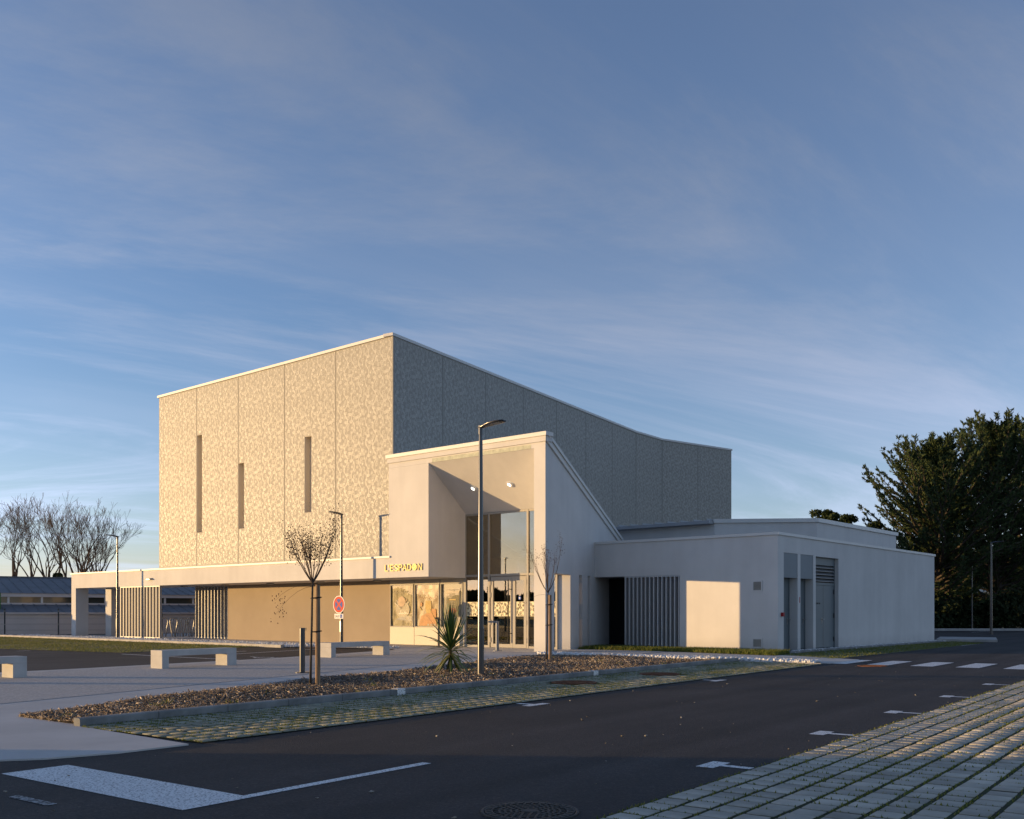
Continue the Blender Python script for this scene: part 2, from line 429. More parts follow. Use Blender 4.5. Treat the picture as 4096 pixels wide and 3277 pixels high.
# ================================================================== THE GROUND
tag(obj('ground', MB().quad((-700,-300,-.03),(700,-300,-.03),(700,900,-.03),(-700,900,-.03)), M_ground), kind='structure')
tag(obj('road', MB().quad((-46,-8,0),(75,-8,0),(75,70,0),(-46,70,0)), M_asphalt), kind='structure')
def nrpoly(pts): return [NR(*p) for p in pts]
def blpoly(pts): return [BL(*p) for p in pts]
# smooth concrete walk round the planting bed and the rounded corner at the road
walk = nrpoly([(-8.33,5.85),(-10.66,6.02),(-10.66,24.9),(-8.33,24.9),(-8.33,27.3),(-12.6,29.4),(-19.5,30.5),(-23.6,26.5),(-23.0,23),(-21.9,18),(-21.5,12),(-21.4,3.0),
               (-12.2,2.9),(-10.6,3.15),(-9.6,3.55),(-8.95,4.0),(-8.55,4.5),(-8.36,5.1)])
m = MB(); n = len(walk)
m.v = [(p.x, p.y, .015) for p in walk] + [(p.x, p.y, 0) for p in walk]
m.f = [tuple(range(n))] + [(i, n+i, n+(i+1) % n, (i+1) % n) for i in range(n)]
tag(obj('pavement', m, M_concrete), kind='structure')
ground_poly('terrace', blpoly([(-35,-.6),(-9.5,-.6),(-8.6,-1.6),(-5.6,-1.6),(-4.2,-2.5),(3.2,.6),(2.5,4.6),(-1,8.5),(-35,8.5)]), .022, M_concrete)
ground_poly('plaza', nrpoly([(-13.0,3.05),(-14.1,6.8),(-16.8,18.9),(-17.6,22.6),(-22.5,23.6),(-21.45,18),(-21.0,12),(-20.9,3.05)]), .019, M_aggregate)

# ---- planting bed
bed = [(-10.70,6.08),(-10.70,24.4),(-16.9,24.4),(-15.2,17.4),(-14.2,12.9),(-13.2,8.4),(-12.25,6.12)]
ground_poly('planting_bed', nrpoly(bed), .023, M_mulchbase)
def inpoly(px, py, poly):
    c = np.zeros(len(px), bool); k = len(poly); j = k - 1
    for i in range(k):
        xi, yi = poly[i]; xj, yj = poly[j]
        with np.errstate(divide='ignore', invalid='ignore'):
            t = ((yi > py) != (yj > py)) & (px < (xj-xi)*(py-yi)/(yj-yi+1e-12)+xi)
        c ^= t; j = i
    return c
def nr2w(n, r): return n*.8032 + r*.5957, -n*.5957 + r*.8032
rng = np.random.default_rng(7)
CUBE = np.array([(-1,-1,-1),(1,-1,-1),(1,1,-1),(-1,1,-1),(-1,-1,1),(1,-1,1),(1,1,1),(-1,1,1)], float)
CUBEF = np.array([(3,2,1,0),(4,5,6,7),(0,1,5,4),(1,2,6,5),(2,3,7,6),(3,0,4,7)])
def rotm(N, tilt):
    a = rng.uniform(0, 2*np.pi, N); b = rng.normal(0, tilt, N); c = rng.normal(0, tilt, N)
    ca, sa, cb, sb, cc, sc = np.cos(a), np.sin(a), np.cos(b), np.sin(b), np.cos(c), np.sin(c)
    Z = np.zeros(N); O = np.ones(N)
    Rz = np.array([[ca,-sa,Z],[sa,ca,Z],[Z,Z,O]]).transpose(2,0,1)
    Ry = np.array([[cb,Z,sb],[Z,O,Z],[-sb,Z,cb]]).transpose(2,0,1)
    Rx = np.array([[O,Z,Z],[Z,cc,-sc],[Z,sc,cc]]).transpose(2,0,1)
    return Rz @ Ry @ Rx
def scatter(name, base, basef, pos, half, rot, mt, kind='stuff', label=None):
    N = len(pos)
    v = base[None] * half[:, None, :]
    v = np.einsum('nij,nkj->nki', rot, v) + pos[:, None, :]
    f = basef[None] + (np.arange(N) * len(base))[:, None, None]
    o = obj(name, npmesh(name, v.reshape(-1, 3), f.reshape(-1, basef.shape[1]), mt), mt)
    return tag(o, label, None, None, kind)
N = 120000
pn = rng.uniform(-17, -10.7, N); pr = 6.1 + 18.3 * rng.uniform(0, 1, N) ** 1.35
ok = inpoly(pn, pr, bed); pn, pr = pn[ok], pr[ok]
X, Y = nr2w(pn, pr); N = len(X)
h = .026 + .022*np.sin(pn*1.7+1)*np.sin(pr*1.1) + np.abs(rng.normal(0, .018, N))
half = np.stack([rng.gamma(2.0, .0130, N).clip(.006, .075), rng.gamma(3.0, .0034, N).clip(.003, .016), rng.uniform(.002, .006, N)], 1)
half *= (1 + .30 * (Y[:, None] > 18))
FLAKE = np.array([(-1,-.5,.3),(.7,-1,0),(1,.6,.4),(-.6,1,0),(0,0,-1)], float)
FLAKEF = np.array([(0,1,2),(0,2,3),(1,0,4),(2,1,4),(3,2,4),(0,3,4)])
scatter('bark_mulch', FLAKE, FLAKEF, np.stack([X, Y, np.maximum(h, .026)], 1), half, rotm(N, .32), M_chip, label='brown bark chips covering the planting bed')
# a few weeds in the bark
K = 26; wi = rng.integers(0, N, K); wx = np.repeat(X[wi], 22) + rng.normal(0, .05, K*22); wy = np.repeat(Y[wi], 22) + rng.normal(0, .05, K*22)

# ---- kerbs: one stone per metre
def kerb_line(name, p0, p1, w, z0, z1, mt, L=1.0, white=(), group=None, frame=RA):
    """stones between two world points; the line is the road-side face, the kerb lies to its left"""
    p0, p1 = Vector((p0[0], p0[1])), Vector((p1[0], p1[1])); d = (p1 - p0); tot = d.length; d.normalize()
    root = bpy.data.objects.new(name, None); COL.objects.link(root)
    root.location = (p0.x, p0.y, 0); root.rotation_euler = (0, 0, math.atan2(d.y, d.x)); tag(root, kind='structure')
    k = max(1, int(round(tot / L))); st = tot / k
    me = None
    for i in range(k):
        if me is None:
            ch = .015
            pr_ = [(0,z0),(w,z0),(w,z1),(ch,z1),(0,z1-ch)]
            mm = MB(); mm.loft([[(.004, y, z) for y, z in pr_], [(st-.004, y, z) for y, z in pr_]])
            me0 = obj('kerb_stone', mm, mt, root); me = me0.data
            o = me0
        else:
            o = obj('kerb_stone', me, mt, root)
        o.location = (i * st, 0, 0)
        if i in white:
            o.data = me.copy(); o.data.materials.clear(); o.data.materials.append(M_paint)
    return root
k0 = NR(-10.60, 6.0); k1 = NR(-10.60, 24.4)
kerb_line('kerb', k0, k1, .13, 0, .105, M_kerb, 1.0)
for r in (11.35, 17.2):     # white painted ends of the parking bays on the kerb
    tag(obj('kerb_mark', MB().box(-10.734, -10.595, r-.09, r+.09, .01, .109), M_paint, rotz=RA), kind='structure')
kerb_line('kerb', NR(-16.6, 24.42), NR(-10.7, 24.42), .08, 0, .03, M_kerbpale, 1.0)
kerb_line('kerb', NR(-10.6, 24.42), NR(-8.4, 24.42), .08, 0, .03, M_kerbpale, 1.0)
kerb_line('kerb', BL(-36, -2.9), BL(-10.2, -2.9), .16, 0, .11, M_kerbpale, 1.0)
kerb_line('kerb', BL(6.42, 4.4), BL(6.42, 20.4), .10, 0, .07, M_kerb, 1.0)
kerb_line('kerb', (20, 69), (75, 69), .3, 0, .16, M_kerbpale, 2.0)

# ---- white pebble strips
ph = (1 + 5 ** .5) / 2
ICO = np.array([(-1,ph,0),(1,ph,0),(-1,-ph,0),(1,-ph,0),(0,-1,ph),(0,1,ph),(0,-1,-ph),(0,1,-ph),(ph,0,-1),(ph,0,1),(-ph,0,-1),(-ph,0,1)]) / 1.9
ICOF = np.array([(0,11,5),(0,5,1),(0,1,7),(0,7,10),(0,10,11),(1,5,9),(5,11,4),(11,10,2),(10,7,6),(7,1,8),(3,9,4),(3,4,2),(3,2,6),(3,6,8),(3,8,9),(4,9,5),(2,4,11),(6,2,10),(8,6,7),(9,8,1)])
def pebbles(x, y, z, s0, s1, label):
    N = len(x); s = rng.uniform(s0, s1, N)
    half = np.stack([s, s*rng.uniform(.6,.95,N), s*rng.uniform(.5,.8,N)], 1)
    scatter('pebbles', ICO, ICOF, np.stack([x, y, np.full(N, z) + s*rng.uniform(.2, 1.0, N)], 1), half, rotm(N, .6), M_pebble, label=label)
N = 3600; pn = rng.uniform(-17.2, -8.6, N); pr = rng.uniform(24.5, 24.95, N) + .0; X, Y = nr2w(pn, pr)
pebbles(X, Y, .022, .024, .060, 'white pebbles in a strip beside the path to the crossing')
N = 6500; bx = rng.uniform(-35.5, -6.2, N); by = -2.74 + 2.1*rng.uniform(0, 1, N)
keep = ~((bx > -9.8) & (by < -1.5)); bx, by = bx[keep], by[keep]; N = len(bx)
X = B0.x + bx*math.cos(BA) - by*math.sin(BA); Y = B0.y + bx*math.sin(BA) + by*math.cos(BA)
ground_poly('gravel_bed', blpoly([(-36,-2.74),(-10.2,-2.74),(-6.2,-1.4),(-6.2,-.62),(-36,-.62)]), .027, M_kerbpale)
pebbles(X, Y, .026, .025, .06, 'white pebbles in a strip along the canopy front')
N = 1500; bx = rng.uniform(6.0, 6.40, N); by = rng.uniform(4.6, 22.0, N)
X = B0.x + bx*math.cos(BA) - by*math.sin(BA); Y = B0.y + bx*math.sin(BA) + by*math.cos(BA)
ground_poly('gravel_bed', blpoly([(5.97,4.5),(6.42,4.5),(6.42,21.5),(5.97,21.5)]), .012, M_kerbpale)
pebbles(X, Y, .012, .02, .05, 'white pebbles at the foot of the windowless side wall')

# ---- grass
def blades(name, x, y, z, h0, h1, label, w=.006, mt=None):
    mt = mt or M_grass
    N = len(x); h = rng.uniform(h0, h1, N); a = rng.uniform(0, 2*np.pi, N); lean = rng.normal(0, .35, (N, 2)) * h[:, None]
    ww = w * (1 + h / .1)
    p = np.stack([x, y, np.full(N, z) if np.isscalar(z) else z], 1)
    d = np.stack([np.cos(a)*ww, np.sin(a)*ww, np.zeros(N)], 1)
    tip = p + np.stack([lean[:, 0], lean[:, 1], h], 1)
    v = np.stack([p - d, p + d, tip], 1).reshape(-1, 3)
    f = np.arange(3 * N).reshape(-1, 3)
    return tag(obj(name, npmesh(name, v, f, mt), mt), label, None, None, 'stuff')
blades('grass', wx, wy, .025, .03, .10, 'small weeds sprouting through the bark', .005)
lawn = [(-40,-2.9),(-40,-10.8),(-16.7,-10.2),(-10.3,-9.1),(-11.5,-2.9)]
ground_poly('lawn', blpoly(lawn), .010, M_lawnbase)
N = 42000; bx = rng.uniform(-38, -10, N); by = rng.uniform(-10.6, -2.92, N); ok = inpoly(bx, by, lawn)
thin = rng.uniform(0, 1, N) < .35 + .65*np.clip((np.sin(bx*1.3)+np.sin(by*2.1+bx*.4))*.4+.5 + (by > -4.2)*.6, 0, 1)
ok &= thin; bx, by = bx[ok], by[ok]
X = B0.x + bx*math.cos(BA) - by*math.sin(BA); Y = B0.y + bx*math.sin(BA) + by*math.cos(BA)
blades('grass', X, Y, .01, .015, .05, 'short patchy lawn grass beside the parking lot', .012, M_lawn)
strip = [(-1.05,4.48),(-.62,2.6),(3.4,2.9),(6.9,2.35),(6.4,4.48)]
ground_poly('grass_verge', blpoly(strip), .026, M_lawnbase)
N = 22000; bx = rng.uniform(-1.1, 7.0, N); by = rng.uniform(2.3, 4.5, N); ok = inpoly(bx, by, strip); bx, by = bx[ok], by[ok]
X = B0.x + bx*math.cos(BA) - by*math.sin(BA); Y = B0.y + bx*math.sin(BA) + by*math.cos(BA)
blades('grass', X, Y, .026, .03, .15, 'uncut green grass along the foot of the side wing', .007)

# ---- grass-jointed pavers
def paver_mesh(a, b, hgt):
    c = .003; m = MB()
    m.loft([[(-a,-b,0),(a,-b,0),(a,b,0),(-a,b,0)], [(-a,-b,hgt-c),(a,-b,hgt-c),(a,b,hgt-c),(-a,b,hgt-c)],
            [(-a+c,-b+c,hgt),(a-c,-b+c,hgt),(a-c,b-c,hgt),(-a+c,b-c,hgt)]])
    m.f.pop(-2)
    return m
def paver_field(name, n0, n1, r0, r1, zb, label, near, pn_=.222, pr_=.2105, joint=.040, hgt=.008, seed=3, skip=None, tuft=1.0, mt=None):
    mt = mt or M_paver
    rg = np.random.default_rng(seed)
    n1 = n0 + int((n1-n0)/pn_)*pn_ + .022
    root = tag(obj(name, MB().quad((n0,r0,zb),(n1,r0,zb),(n1,r1,zb),(n0,r1,zb)), M_soil, rotz=RA), kind='structure')
    ncol = int((n1 - n0) / pn_); cols = np.arange(ncol); rows = np.arange(int((r1 - r0) / pr_))
    C, Rw = np.meshgrid(cols, rows, indexing='ij'); C = C.ravel(); Rw = Rw.ravel()
    nn = n0 + joint/2 + (C + .5) * pn_ - .004; rr = r0 + (Rw + .5) * pr_ + rg.normal(0, .004, len(C)) + np.where(C % 2, .02, 0)
    X, Y = nr2w(nn, rr)
    ok = (Y > 3.0) & (X < .62*Y + 5.0) & (X > -.62*Y - 3.0) & (rr < r1 - .1)
    vis = (Y > 5.3) & (np.abs(X / np.maximum(Y, .1)) < .56)
    if skip is not None: ok &= ~skip(nn, rr)
    nn, rr, X, Y, vis = nn[ok], rr[ok], X[ok], Y[ok], vis[ok]
    order = np.argsort(X*X + Y*Y + np.where(vis, 0, 1e4))      # the ones in view first, nearest first; nn, rr = nn[order], rr[order]
    a, b = (pn_ - joint) / 2, (pr_ - .036) / 2
    base = paver_mesh(a, b, hgt)
    me = None
    for i in range(min(near, len(nn))):
        o = obj('paver', base if me is None else me, mt, root); me = o.data
        o.location = (nn[i], rr[i], zb + rg.uniform(-.002, .002))
        o.rotation_euler = (rg.normal(0, .006), rg.normal(0, .006), rg.normal(0, .012))
    if len(nn) > near:
        q = np.array(base.v); fq = [f for f in base.f if len(f) == 4]
        fq = np.array(fq); k = len(nn) - near
        ang = rg.normal(0, .012, k); ca, sa = np.cos(ang), np.sin(ang)
        vx = q[None, :, 0]*ca[:, None] - q[None, :, 1]*sa[:, None] + nn[near:, None]
        vy = q[None, :, 0]*sa[:, None] + q[None, :, 1]*ca[:, None] + rr[near:, None]
        vz = q[None, :, 2] + zb + rg.uniform(-.003, .003, k)[:, None] + 0*vx
        f = fq[None] + (np.arange(k) * len(q))[:, None, None]
        o = obj('pavers', npmesh('pavers', np.stack([vx, vy, vz], 2).reshape(-1, 3), f.reshape(-1, 4), mt), mt, root)
        o['kind'] = 'stuff'
    # grass in the joints
    K = int(len(nn) * 26 * tuft); i = rg.integers(0, len(nn), K)
    along = rg.uniform(0, 1, K) < .55
    jn = nn[i] + np.where(along, -pn_/2 + rg.normal(0, .007, K), rg.uniform(-a, a, K))
    jr = rr[i] + np.where(along, rg.uniform(-.105, .105, K), -pr_/2 + rg.normal(0, .006, K))
    den = np.sin(jn*2.3+.7)*np.sin(jr*1.15+jn*.6) + .5*np.sin(jn*7.1+jr*4.3)
    keep = rg.uniform(0, 1, K) < np.clip(.50 + .5*den, .06, 1)
    jn, jr = jn[keep], jr[keep]; X, Y = nr2w(jn, jr)
    blades('grass', X, Y, zb, .006, .030, label, .006)
    return root
paver_field('parking_pavers', -3.25, 13.0, 3.0, 26.0, .010, 'grass growing in the joints of the right hand paving', 300, seed=4)
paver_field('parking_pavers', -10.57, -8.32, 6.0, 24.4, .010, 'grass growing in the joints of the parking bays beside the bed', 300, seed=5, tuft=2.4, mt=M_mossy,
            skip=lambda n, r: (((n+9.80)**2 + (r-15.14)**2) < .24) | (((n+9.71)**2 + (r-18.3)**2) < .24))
# the green bays along the windowless wall
gb = [(6.55,3.2),(8.95,1.6),(8.35,19.5),(6.55,21.0)]
ground_poly('parking_pavers', blpoly(gb), .006, mat('far_pavers', (.14, .15, .10), .9, .35, 6))
N = 9000; bx = rng.uniform(6.5, 9.0, N); by = rng.uniform(1.6, 21, N); ok = inpoly(bx, by, gb); bx, by = bx[ok], by[ok]
X = B0.x + bx*math.cos(BA) - by*math.sin(BA); Y = B0.y + bx*math.sin(BA) + by*math.cos(BA)
blades('grass', X, Y, .006, .02, .05, 'grass in the far bays along the windowless wall', .008)
m = MB(); q = blpoly([(6.0,20.75),(8.4,21.3),(7.4,25.2),(4.9,25.0)]); m.prism([(p.x, p.y) for p in q], 0, .12)
tag(obj('traffic_island', m, M_kerbpale, bevel=.02), kind='structure')

# ---- grit and leaf scraps lying about on the asphalt
N = 130; pn = rng.uniform(-8.2, -3.3, N); pr = 3.2 + 21*rng.uniform(0, 1, N)**1.6; X, Y = nr2w(pn, pr); s_ = rng.gamma(2.0, .0035, N).clip(.003, .02)
scatter('road_grit', FLAKE, FLAKEF, np.stack([X, Y, .003 + s_*.4], 1), np.stack([s_*1.3, s_, s_*.5], 1), rotm(N, .3), ramp_island('grit', [(.10, .09, .08), (.36, .34, .31), (.22, .17, .10), (.35, .33, .30)], .8), label='grit and leaf scraps lying on the asphalt')

# ---- painted markings
def mark(n0, n1, r0, r1, mt=M_paint, name='road_marking', z=.004):
    return tag(obj(name, MB().quad((n0,r0,z),(n1,r0,z),(n1,r1,z),(n0,r1,z)), mt, rotz=RA), kind='structure')
mark(-8.08, -5.62, 3.90, 4.47)
mark(-5.72, -5.62, 4.474, 6.40)
mark(-7.03, -6.5, 3.44, 3.52, M_paintworn)
for i in range(6):
    mark(-8.47 + i*1.035, -7.95 + i*1.035, 25.0, 27.3, name='crossing_stripe')
for r in (7.80, 10.55, 13.33, 16.3, 19.5):
    mark(-3.70, -3.54, r-.18, r+.18); mark(-3.54, -3.26, r-.05, r+.05)
for r in (11.35, 17.45):
    mark(-8.06, -7.92, r-.26, r+.26); mark(-8.31, -8.06, r-.06, r+.06)
def linew(a, b, w=.10, z=.004, name='road_marking', mt=M_paint):
    a, b = Vector((a[0], a[1])), Vector((b[0], b[1])); d = (b-a).normalized(); e = Vector((-d.y, d.x)) * w/2
    return tag(obj(name, MB().quad(*[(p.x, p.y, z) for p in (a-e, b-e, b+e, a+e)]), mt), kind='structure')
linew((-12.27,30.64), (-7.3,26.6)); linew((-8.9,30.2), (-7.0,34.8)); linew((-10.6,29.5),(-9.0,33.0))
linew((30.2,64),(32.9,67.2)); linew((17.6,38.2),(19.4,40.6)); linew((14.6,36.4),(15.6,37.6))
for k in range(5): linew(BL(-14.4-2.5*k, -10.15), BL(-14.4-2.5*k, -10.6), .1)
# wheelchair pictogram on the lot
def pictogram(name, cx, cy, s, rot, mt, z, parent=None, vertical=None):
    m = MB(); P = []
    def strip(pts, w):
        for a, b in zip(pts[:-1], pts[1:]):
            a, b = Vector(a), Vector(b); d = (b-a).normalized(); e = Vector((-d.y, d.x))*w/2
            P.append([a-e-d*w*.2, b-e+d*w*.2, b+e+d*w*.2, a+e-d*w*.2])
    strip([(-.05,.62),(.0,.25),(.3,.25),(.45,-.25),(.58,-.22)], .1)
    strip([(-.02,.42),(.26,.42)], .08)
    strip([(.05+.36*math.cos(R(t)), -.1+.36*math.sin(R(t))) for t in range(130, 371, 24)], .09)
    P.append([Vector((-.06+.11*math.cos(R(t)), .80+.11*math.sin(R(t)))) for t in range(0, 360, 45)])
    for i, q in enumerate(P):
        if vertical: m.quad(*[(cx + p.x*s, vertical - i*.0004, cy + p.y*s) for p in q])
        else:
            c, sn = math.cos(rot), math.sin(rot)
            m.quad(*[(cx + (p.x*c-p.y*sn)*s, cy + (p.x*sn+p.y*c)*s, z + i*.0004) for p in q])
    return obj(name, m, mt, parent)
tag(pictogram('road_marking', -7.25, 28.2, .75, R(35), M_paint, .004), kind='structure')

# ---- iron covers
mh = NR(-3.74, 5.24)
t = thing('manhole_cover', 'round cast iron drain grating with slots, in the asphalt at the bottom edge', 'manhole cover', (mh.x, mh.y, 0), R(8))
n = 40; ring = lambda r, z: [(r*math.cos(2*math.pi*i/n), r*math.sin(2*math.pi*i/n), z) for i in range(n)]
obj('frame_ring', MB().loft([ring(.325,.0005), ring(.325,.010), ring(.312,.012), ring(.302,.006)], cap=False), M_cast, t)
obj('pit', MB().quad(*ring(.300, .002)), M_castdark, t)
g = MB(); g.loft([ring(.298,.003), ring(.298,.012), ring(.245,.012), ring(.245,.003)], cap=False)
for i in range(32):
    a = 2*math.pi*i/32; ca, sa = math.cos(a), math.sin(a)
    P = [(.255,-.006),(.29,-.006),(.29,.006),(.255,.006)]
    g.prism([(x*ca-y*sa, x*sa+y*ca) for x, y in P], .012, .0155)
for j, rr_ in enumerate((.055, .092, .129, .166, .203)):
    k = 8 + 5*j
    g.loft([ring(rr_-.009,.003), ring(rr_-.009,.011), ring(rr_+.007,.011), ring(rr_+.007,.003)], cap=False)
    for i in range(k):
        a = 2*math.pi*(i + .5*(j % 2))/k; ca, sa = math.cos(a), math.sin(a)
        P = [(rr_+.004,-.0075),(rr_+.034,-.0075),(rr_+.034,.0075),(rr_+.004,.0075)]
        g.prism([(x*ca-y*sa, x*sa+y*ca) for x, y in P], .003, .0125)
g.prism([(.05*math.cos(2*math.pi*i/16), .05*math.sin(2*math.pi*i/16)) for i in range(16)], .003, .013)
obj('grating', g, M_cast, t)
def rusty(n_, r_, label, s=.42, z=.033):
    p = NR(n_, r_); t = thing('access_cover', label, 'cover', (p.x, p.y, 0), RA, 'rusty covers in the paving')
    k = 28; rg_ = lambda r, zz: [(r*math.cos(2*math.pi*i/k), r*math.sin(2*math.pi*i/k), zz) for i in range(k)]
    obj('rim', MB().loft([rg_(s,z-.03), rg_(s,z), rg_(s-.05,z), rg_(s-.05,z-.008)], cap=False), M_rust, t)
    mm = MB().quad(*rg_(s-.05, z-.007))
    for a in range(-3, 4):
        mm.box(-.28, .28, a*.085-.015, a*.085+.015, z-.007, z-.002)
    obj('lid', mm, M_rust, t)
rusty(-9.80, 15.14, 'rusty round cover in the pavers right of the street lamp foot')
rusty(-9.71, 18.3, 'rusty round cover in the pavers nearest the crossing path')
rusty(-7.12, 24.4, 'thin rusty cover in the asphalt just before the crossing stripes', .35, .012)

# ================================================================== THE CINEMA
C = thing('cinema_building', 'white and cream cinema with lace patterned auditorium block and tall recessed glass entrance', 'building', tuple(B0), BA)
def holes_xz(m, x0, x1, z0, z1, y0, y1, holes):
    """wall x0..x1 / z0..z1 of thickness y0..y1 with rectangular holes (xa,xb,za,zb)"""
    xs = sorted({x0, x1, *[h[i] for h in holes for i in (0, 1) if x0 < h[i] < x1]})
    for xa, xb in zip(xs[:-1], xs[1:]):
        hs = sorted([(max(h[2], z0), min(h[3], z1)) for h in holes if h[0] < (xa+xb)/2 < h[1]])
        z = z0
        for a, b in hs:
            if a > z: m.box(xa, xb, y0, y1, z, a)
            z = max(z, b)
        if z < z1: m.box(xa, xb, y0, y1, z, z1)
    return m
# ---- lace: one repeat of scrolls, fans, flowers and leaves as flat ribbons
def lace_tile(W=1.667, H=1.53, seed=11):
    rg = random.Random(seed); quads = []
    def ribbon(pts, w0, w1=None):
        w1 = w0 if w1 is None else w1; k = len(pts)
        ed = []
        for i, p in enumerate(pts):
            a, b = Vector(pts[max(i-1, 0)]), Vector(pts[min(i+1, k-1)]); d = (b-a).normalized()
            w = w0 + (w1-w0)*i/(k-1); e = Vector((-d.y, d.x))*w/2; p = Vector(p); ed.append((p-e, p+e))
        for i in range(k-1): quads.append((ed[i][0], ed[i+1][0], ed[i+1][1], ed[i][1]))
    def disc(x, y, r, n=8, sx=1):
        for i in range(0, n, 2):
            a = [2*math.pi*(i+j)/n for j in range(3)]
            quads.append((Vector((x, y)),) + tuple(Vector((x+r*sx*math.cos(t), y+r*math.sin(t))) for t in a))
    def arc(x, y, r, a0, a1, w, n=10, sq=1.0): ribbon([(x+r*math.cos(R(a0+(a1-a0)*i/n)), y+r*sq*math.sin(R(a0+(a1-a0)*i/n))) for i in range(n+1)], w, w*.6)
    def ringf(x, y, r, w): arc(x, y, r, 0, 362, w, 12)
    def spiral(x, y, r, turns, a0, w, sgn=1):
        n = int(14*turns); ribbon([(x+r*(1-.85*i/n)*math.cos(R(a0)+sgn*2*math.pi*turns*i/n), y+r*(1-.85*i/n)*math.sin(R(a0)+sgn*2*math.pi*turns*i/n)) for i in range(n+1)], w, w*.5)
    def flower(x, y, r):
        disc(x, y, r*.28)
        for i in range(6):
            a = i*math.pi/3; ringf(x+r*.62*math.cos(a), y+r*.62*math.sin(a), r*.30, r*.16)
    def rosette(x, y, r):
        disc(x, y, r*.55)
        for i in range(5):
            a = i*2*math.pi/5+.3; disc(x+r*.6*math.cos(a), y+r*.6*math.sin(a), r*.42, 6)
    def leaf(x, y, L, a, w):
        ca, sa = math.cos(R(a)), math.sin(R(a))
        for s in (-1, 1):
            ribbon([(x+(L*t)*ca - s*w*math.sin(math.pi*t)*sa, y+(L*t)*sa + s*w*math.sin(math.pi*t)*ca) for t in [i/6 for i in range(7)]], .022)
    pts = []                                          # an even scatter of motifs that wraps round the repeat
    for _ in range(6000):
        x, y = rg.uniform(0, W), rg.uniform(0, H)
        if all(math.hypot((x-a+W/2) % W - W/2, (y-b+H/2) % H - H/2) > .165 for a, b in pts): pts.append((x, y))
    kinds = []
    for x, y in pts:
        near = {k for (a, b), k in zip(pts, kinds) if math.hypot((x-a+W/2) % W - W/2, (y-b+H/2) % H - H/2) < .26}
        ch = [k for k in range(6) if k not in near] or [rg.randrange(6)]
        kinds.append(rg.choice(ch))
    for (x, y), k in zip(pts, kinds):
        a = rg.uniform(0, 360); s = rg.choice((-1, 1))
        if k == 0:
            for r, w in ((.055,.026),(.085,.020),(.112,.018)): arc(x, y-.03, r, 5, 185, w, 8, 1.2)
        elif k == 1: spiral(x, y, .088, 1.5, a, .024, s)
        elif k == 2: flower(x, y, .075)
        elif k == 3: rosette(x, y, .052); arc(x, y, .088, a, a+200, .016, 9)
        elif k == 4:
            for j in range(3): leaf(x, y-.05, .13, 50+40*j, .026)
        else: ringf(x, y, .062, .022); disc(x, y, .024)
    for j in range(4):                                # long vines winding up the panel
        ox = W*(j+.5)/4
        ribbon([(ox + .10*math.sin(2*math.pi*t*2 + j*1.9), H*t) for t in [i/30 for i in range(31)]], .030)
    for i in range(46):
        x, y = rg.uniform(0, W), rg.uniform(0, H); a = rg.uniform(0, 6.28); L = rg.uniform(.05, .12); b = rg.uniform(-.6, .6)
        ribbon([(x, y), (x+L*.5*math.cos(a), y+L*.5*math.sin(a)), (x+L*math.cos(a+b), y+L*math.sin(a+b))], .011)
    return [[(p.x, p.y) for p in q] for q in quads]
TILE = lace_tile(); TW, TH = 1.667, 1.53
TQ = np.array([q for q in TILE])                      # (k,4,2)
def lace_mesh(name, s0, s1, z0, z1, fmap, holes=(), phase=(0, 0), scale=1.0, mt=None):
    """repeat the lace over a face; fmap turns (s, z) arrays into xyz"""
    tw, th = TW*scale, TH*scale; out = []
    for i in range(int((s0-phase[0])//tw)-1, int((s1-phase[0])//tw)+2):
        for j in range(int((z0-phase[1])//th)-1, int((z1-phase[1])//th)+2):
            out.append(TQ*scale + np.array([phase[0]+i*tw, phase[1]+j*th]))
    q = np.concatenate(out)
    lo = q.min(1); hi = q.max(1)
    ok = (lo[:, 0] > s0) & (hi[:, 0] < s1) & (lo[:, 1] > z0) & (hi[:, 1] < z1)
    for a, b, c, d in holes: ok &= ~((hi[:, 0] > a) & (lo[:, 0] < b) & (hi[:, 1] > c) & (lo[:, 1] < d))
    q = q[ok]; k = len(q)
    lift = (np.arange(k) % 23) * .00012
    v = fmap(q[..., 0].ravel(), q[..., 1].ravel(), np.repeat(lift, 4))
    return npmesh(name, v, np.arange(4*k).reshape(-1, 4), mt or M_relief)

JX = [-23.99, -20.69, -17.38, -14.05, -10.73, -7.40]
SLITS = [(-20.68, -20.25, 4.99, 9.52), (-17.37, -16.95, 4.99, 7.90), (-12.70, -12.26, 5.40, 8.53)]
fw = obj('auditorium_front', holes_xz(MB(), -23.97, -7.52, 3.37, 11.70, .20, .52, SLITS), M_joint, C)
for a, b in zip(JX[:-1], JX[1:]):
    obj('wall_panel', holes_xz(MB(), a+.011, b-.011 if b < -8 else b, 3.37, 11.72, .14, .199, SLITS), M_panel, fw)
    me = lace_mesh('lace_relief', a+.03, b-.03, 3.50, 11.69, lambda s, z, l: np.stack([s, .1375-l, z], 1), SLITS, phase=(a, 3.5), scale=1.0)
    obj('lace_relief', me, M_relief, fw)['kind'] = 'stuff'
for x0, x1, z0, z1 in SLITS:
    s = obj('slit_window', MB().box(x0, x1, .40, .45, z0, z1), M_slit, C)
    l = MB(); l.box(x0, x0+.012, .146, .40, z0, z1).box(x1-.012, x1, .146, .40, z0, z1)
    l.box(x0+.012, x1-.012, .146, .40, z0, z0+.012).box(x0+.012, x1-.012, .146, .40, z1-.012, z1)
    obj('reveal', l, M_slit, s)
    obj('pane', MB().box(x1-.16, x1-.014, .385, .40, z0+.012, z1-.012), M_darkglass, s)
core = MB()
core.prism([(-23.93,.521),(-7.48,.521),(-11.34,22.8),(-11.50,25.95),(-10.09,32.1),(-23.93,33)], 3.372, 11.69)
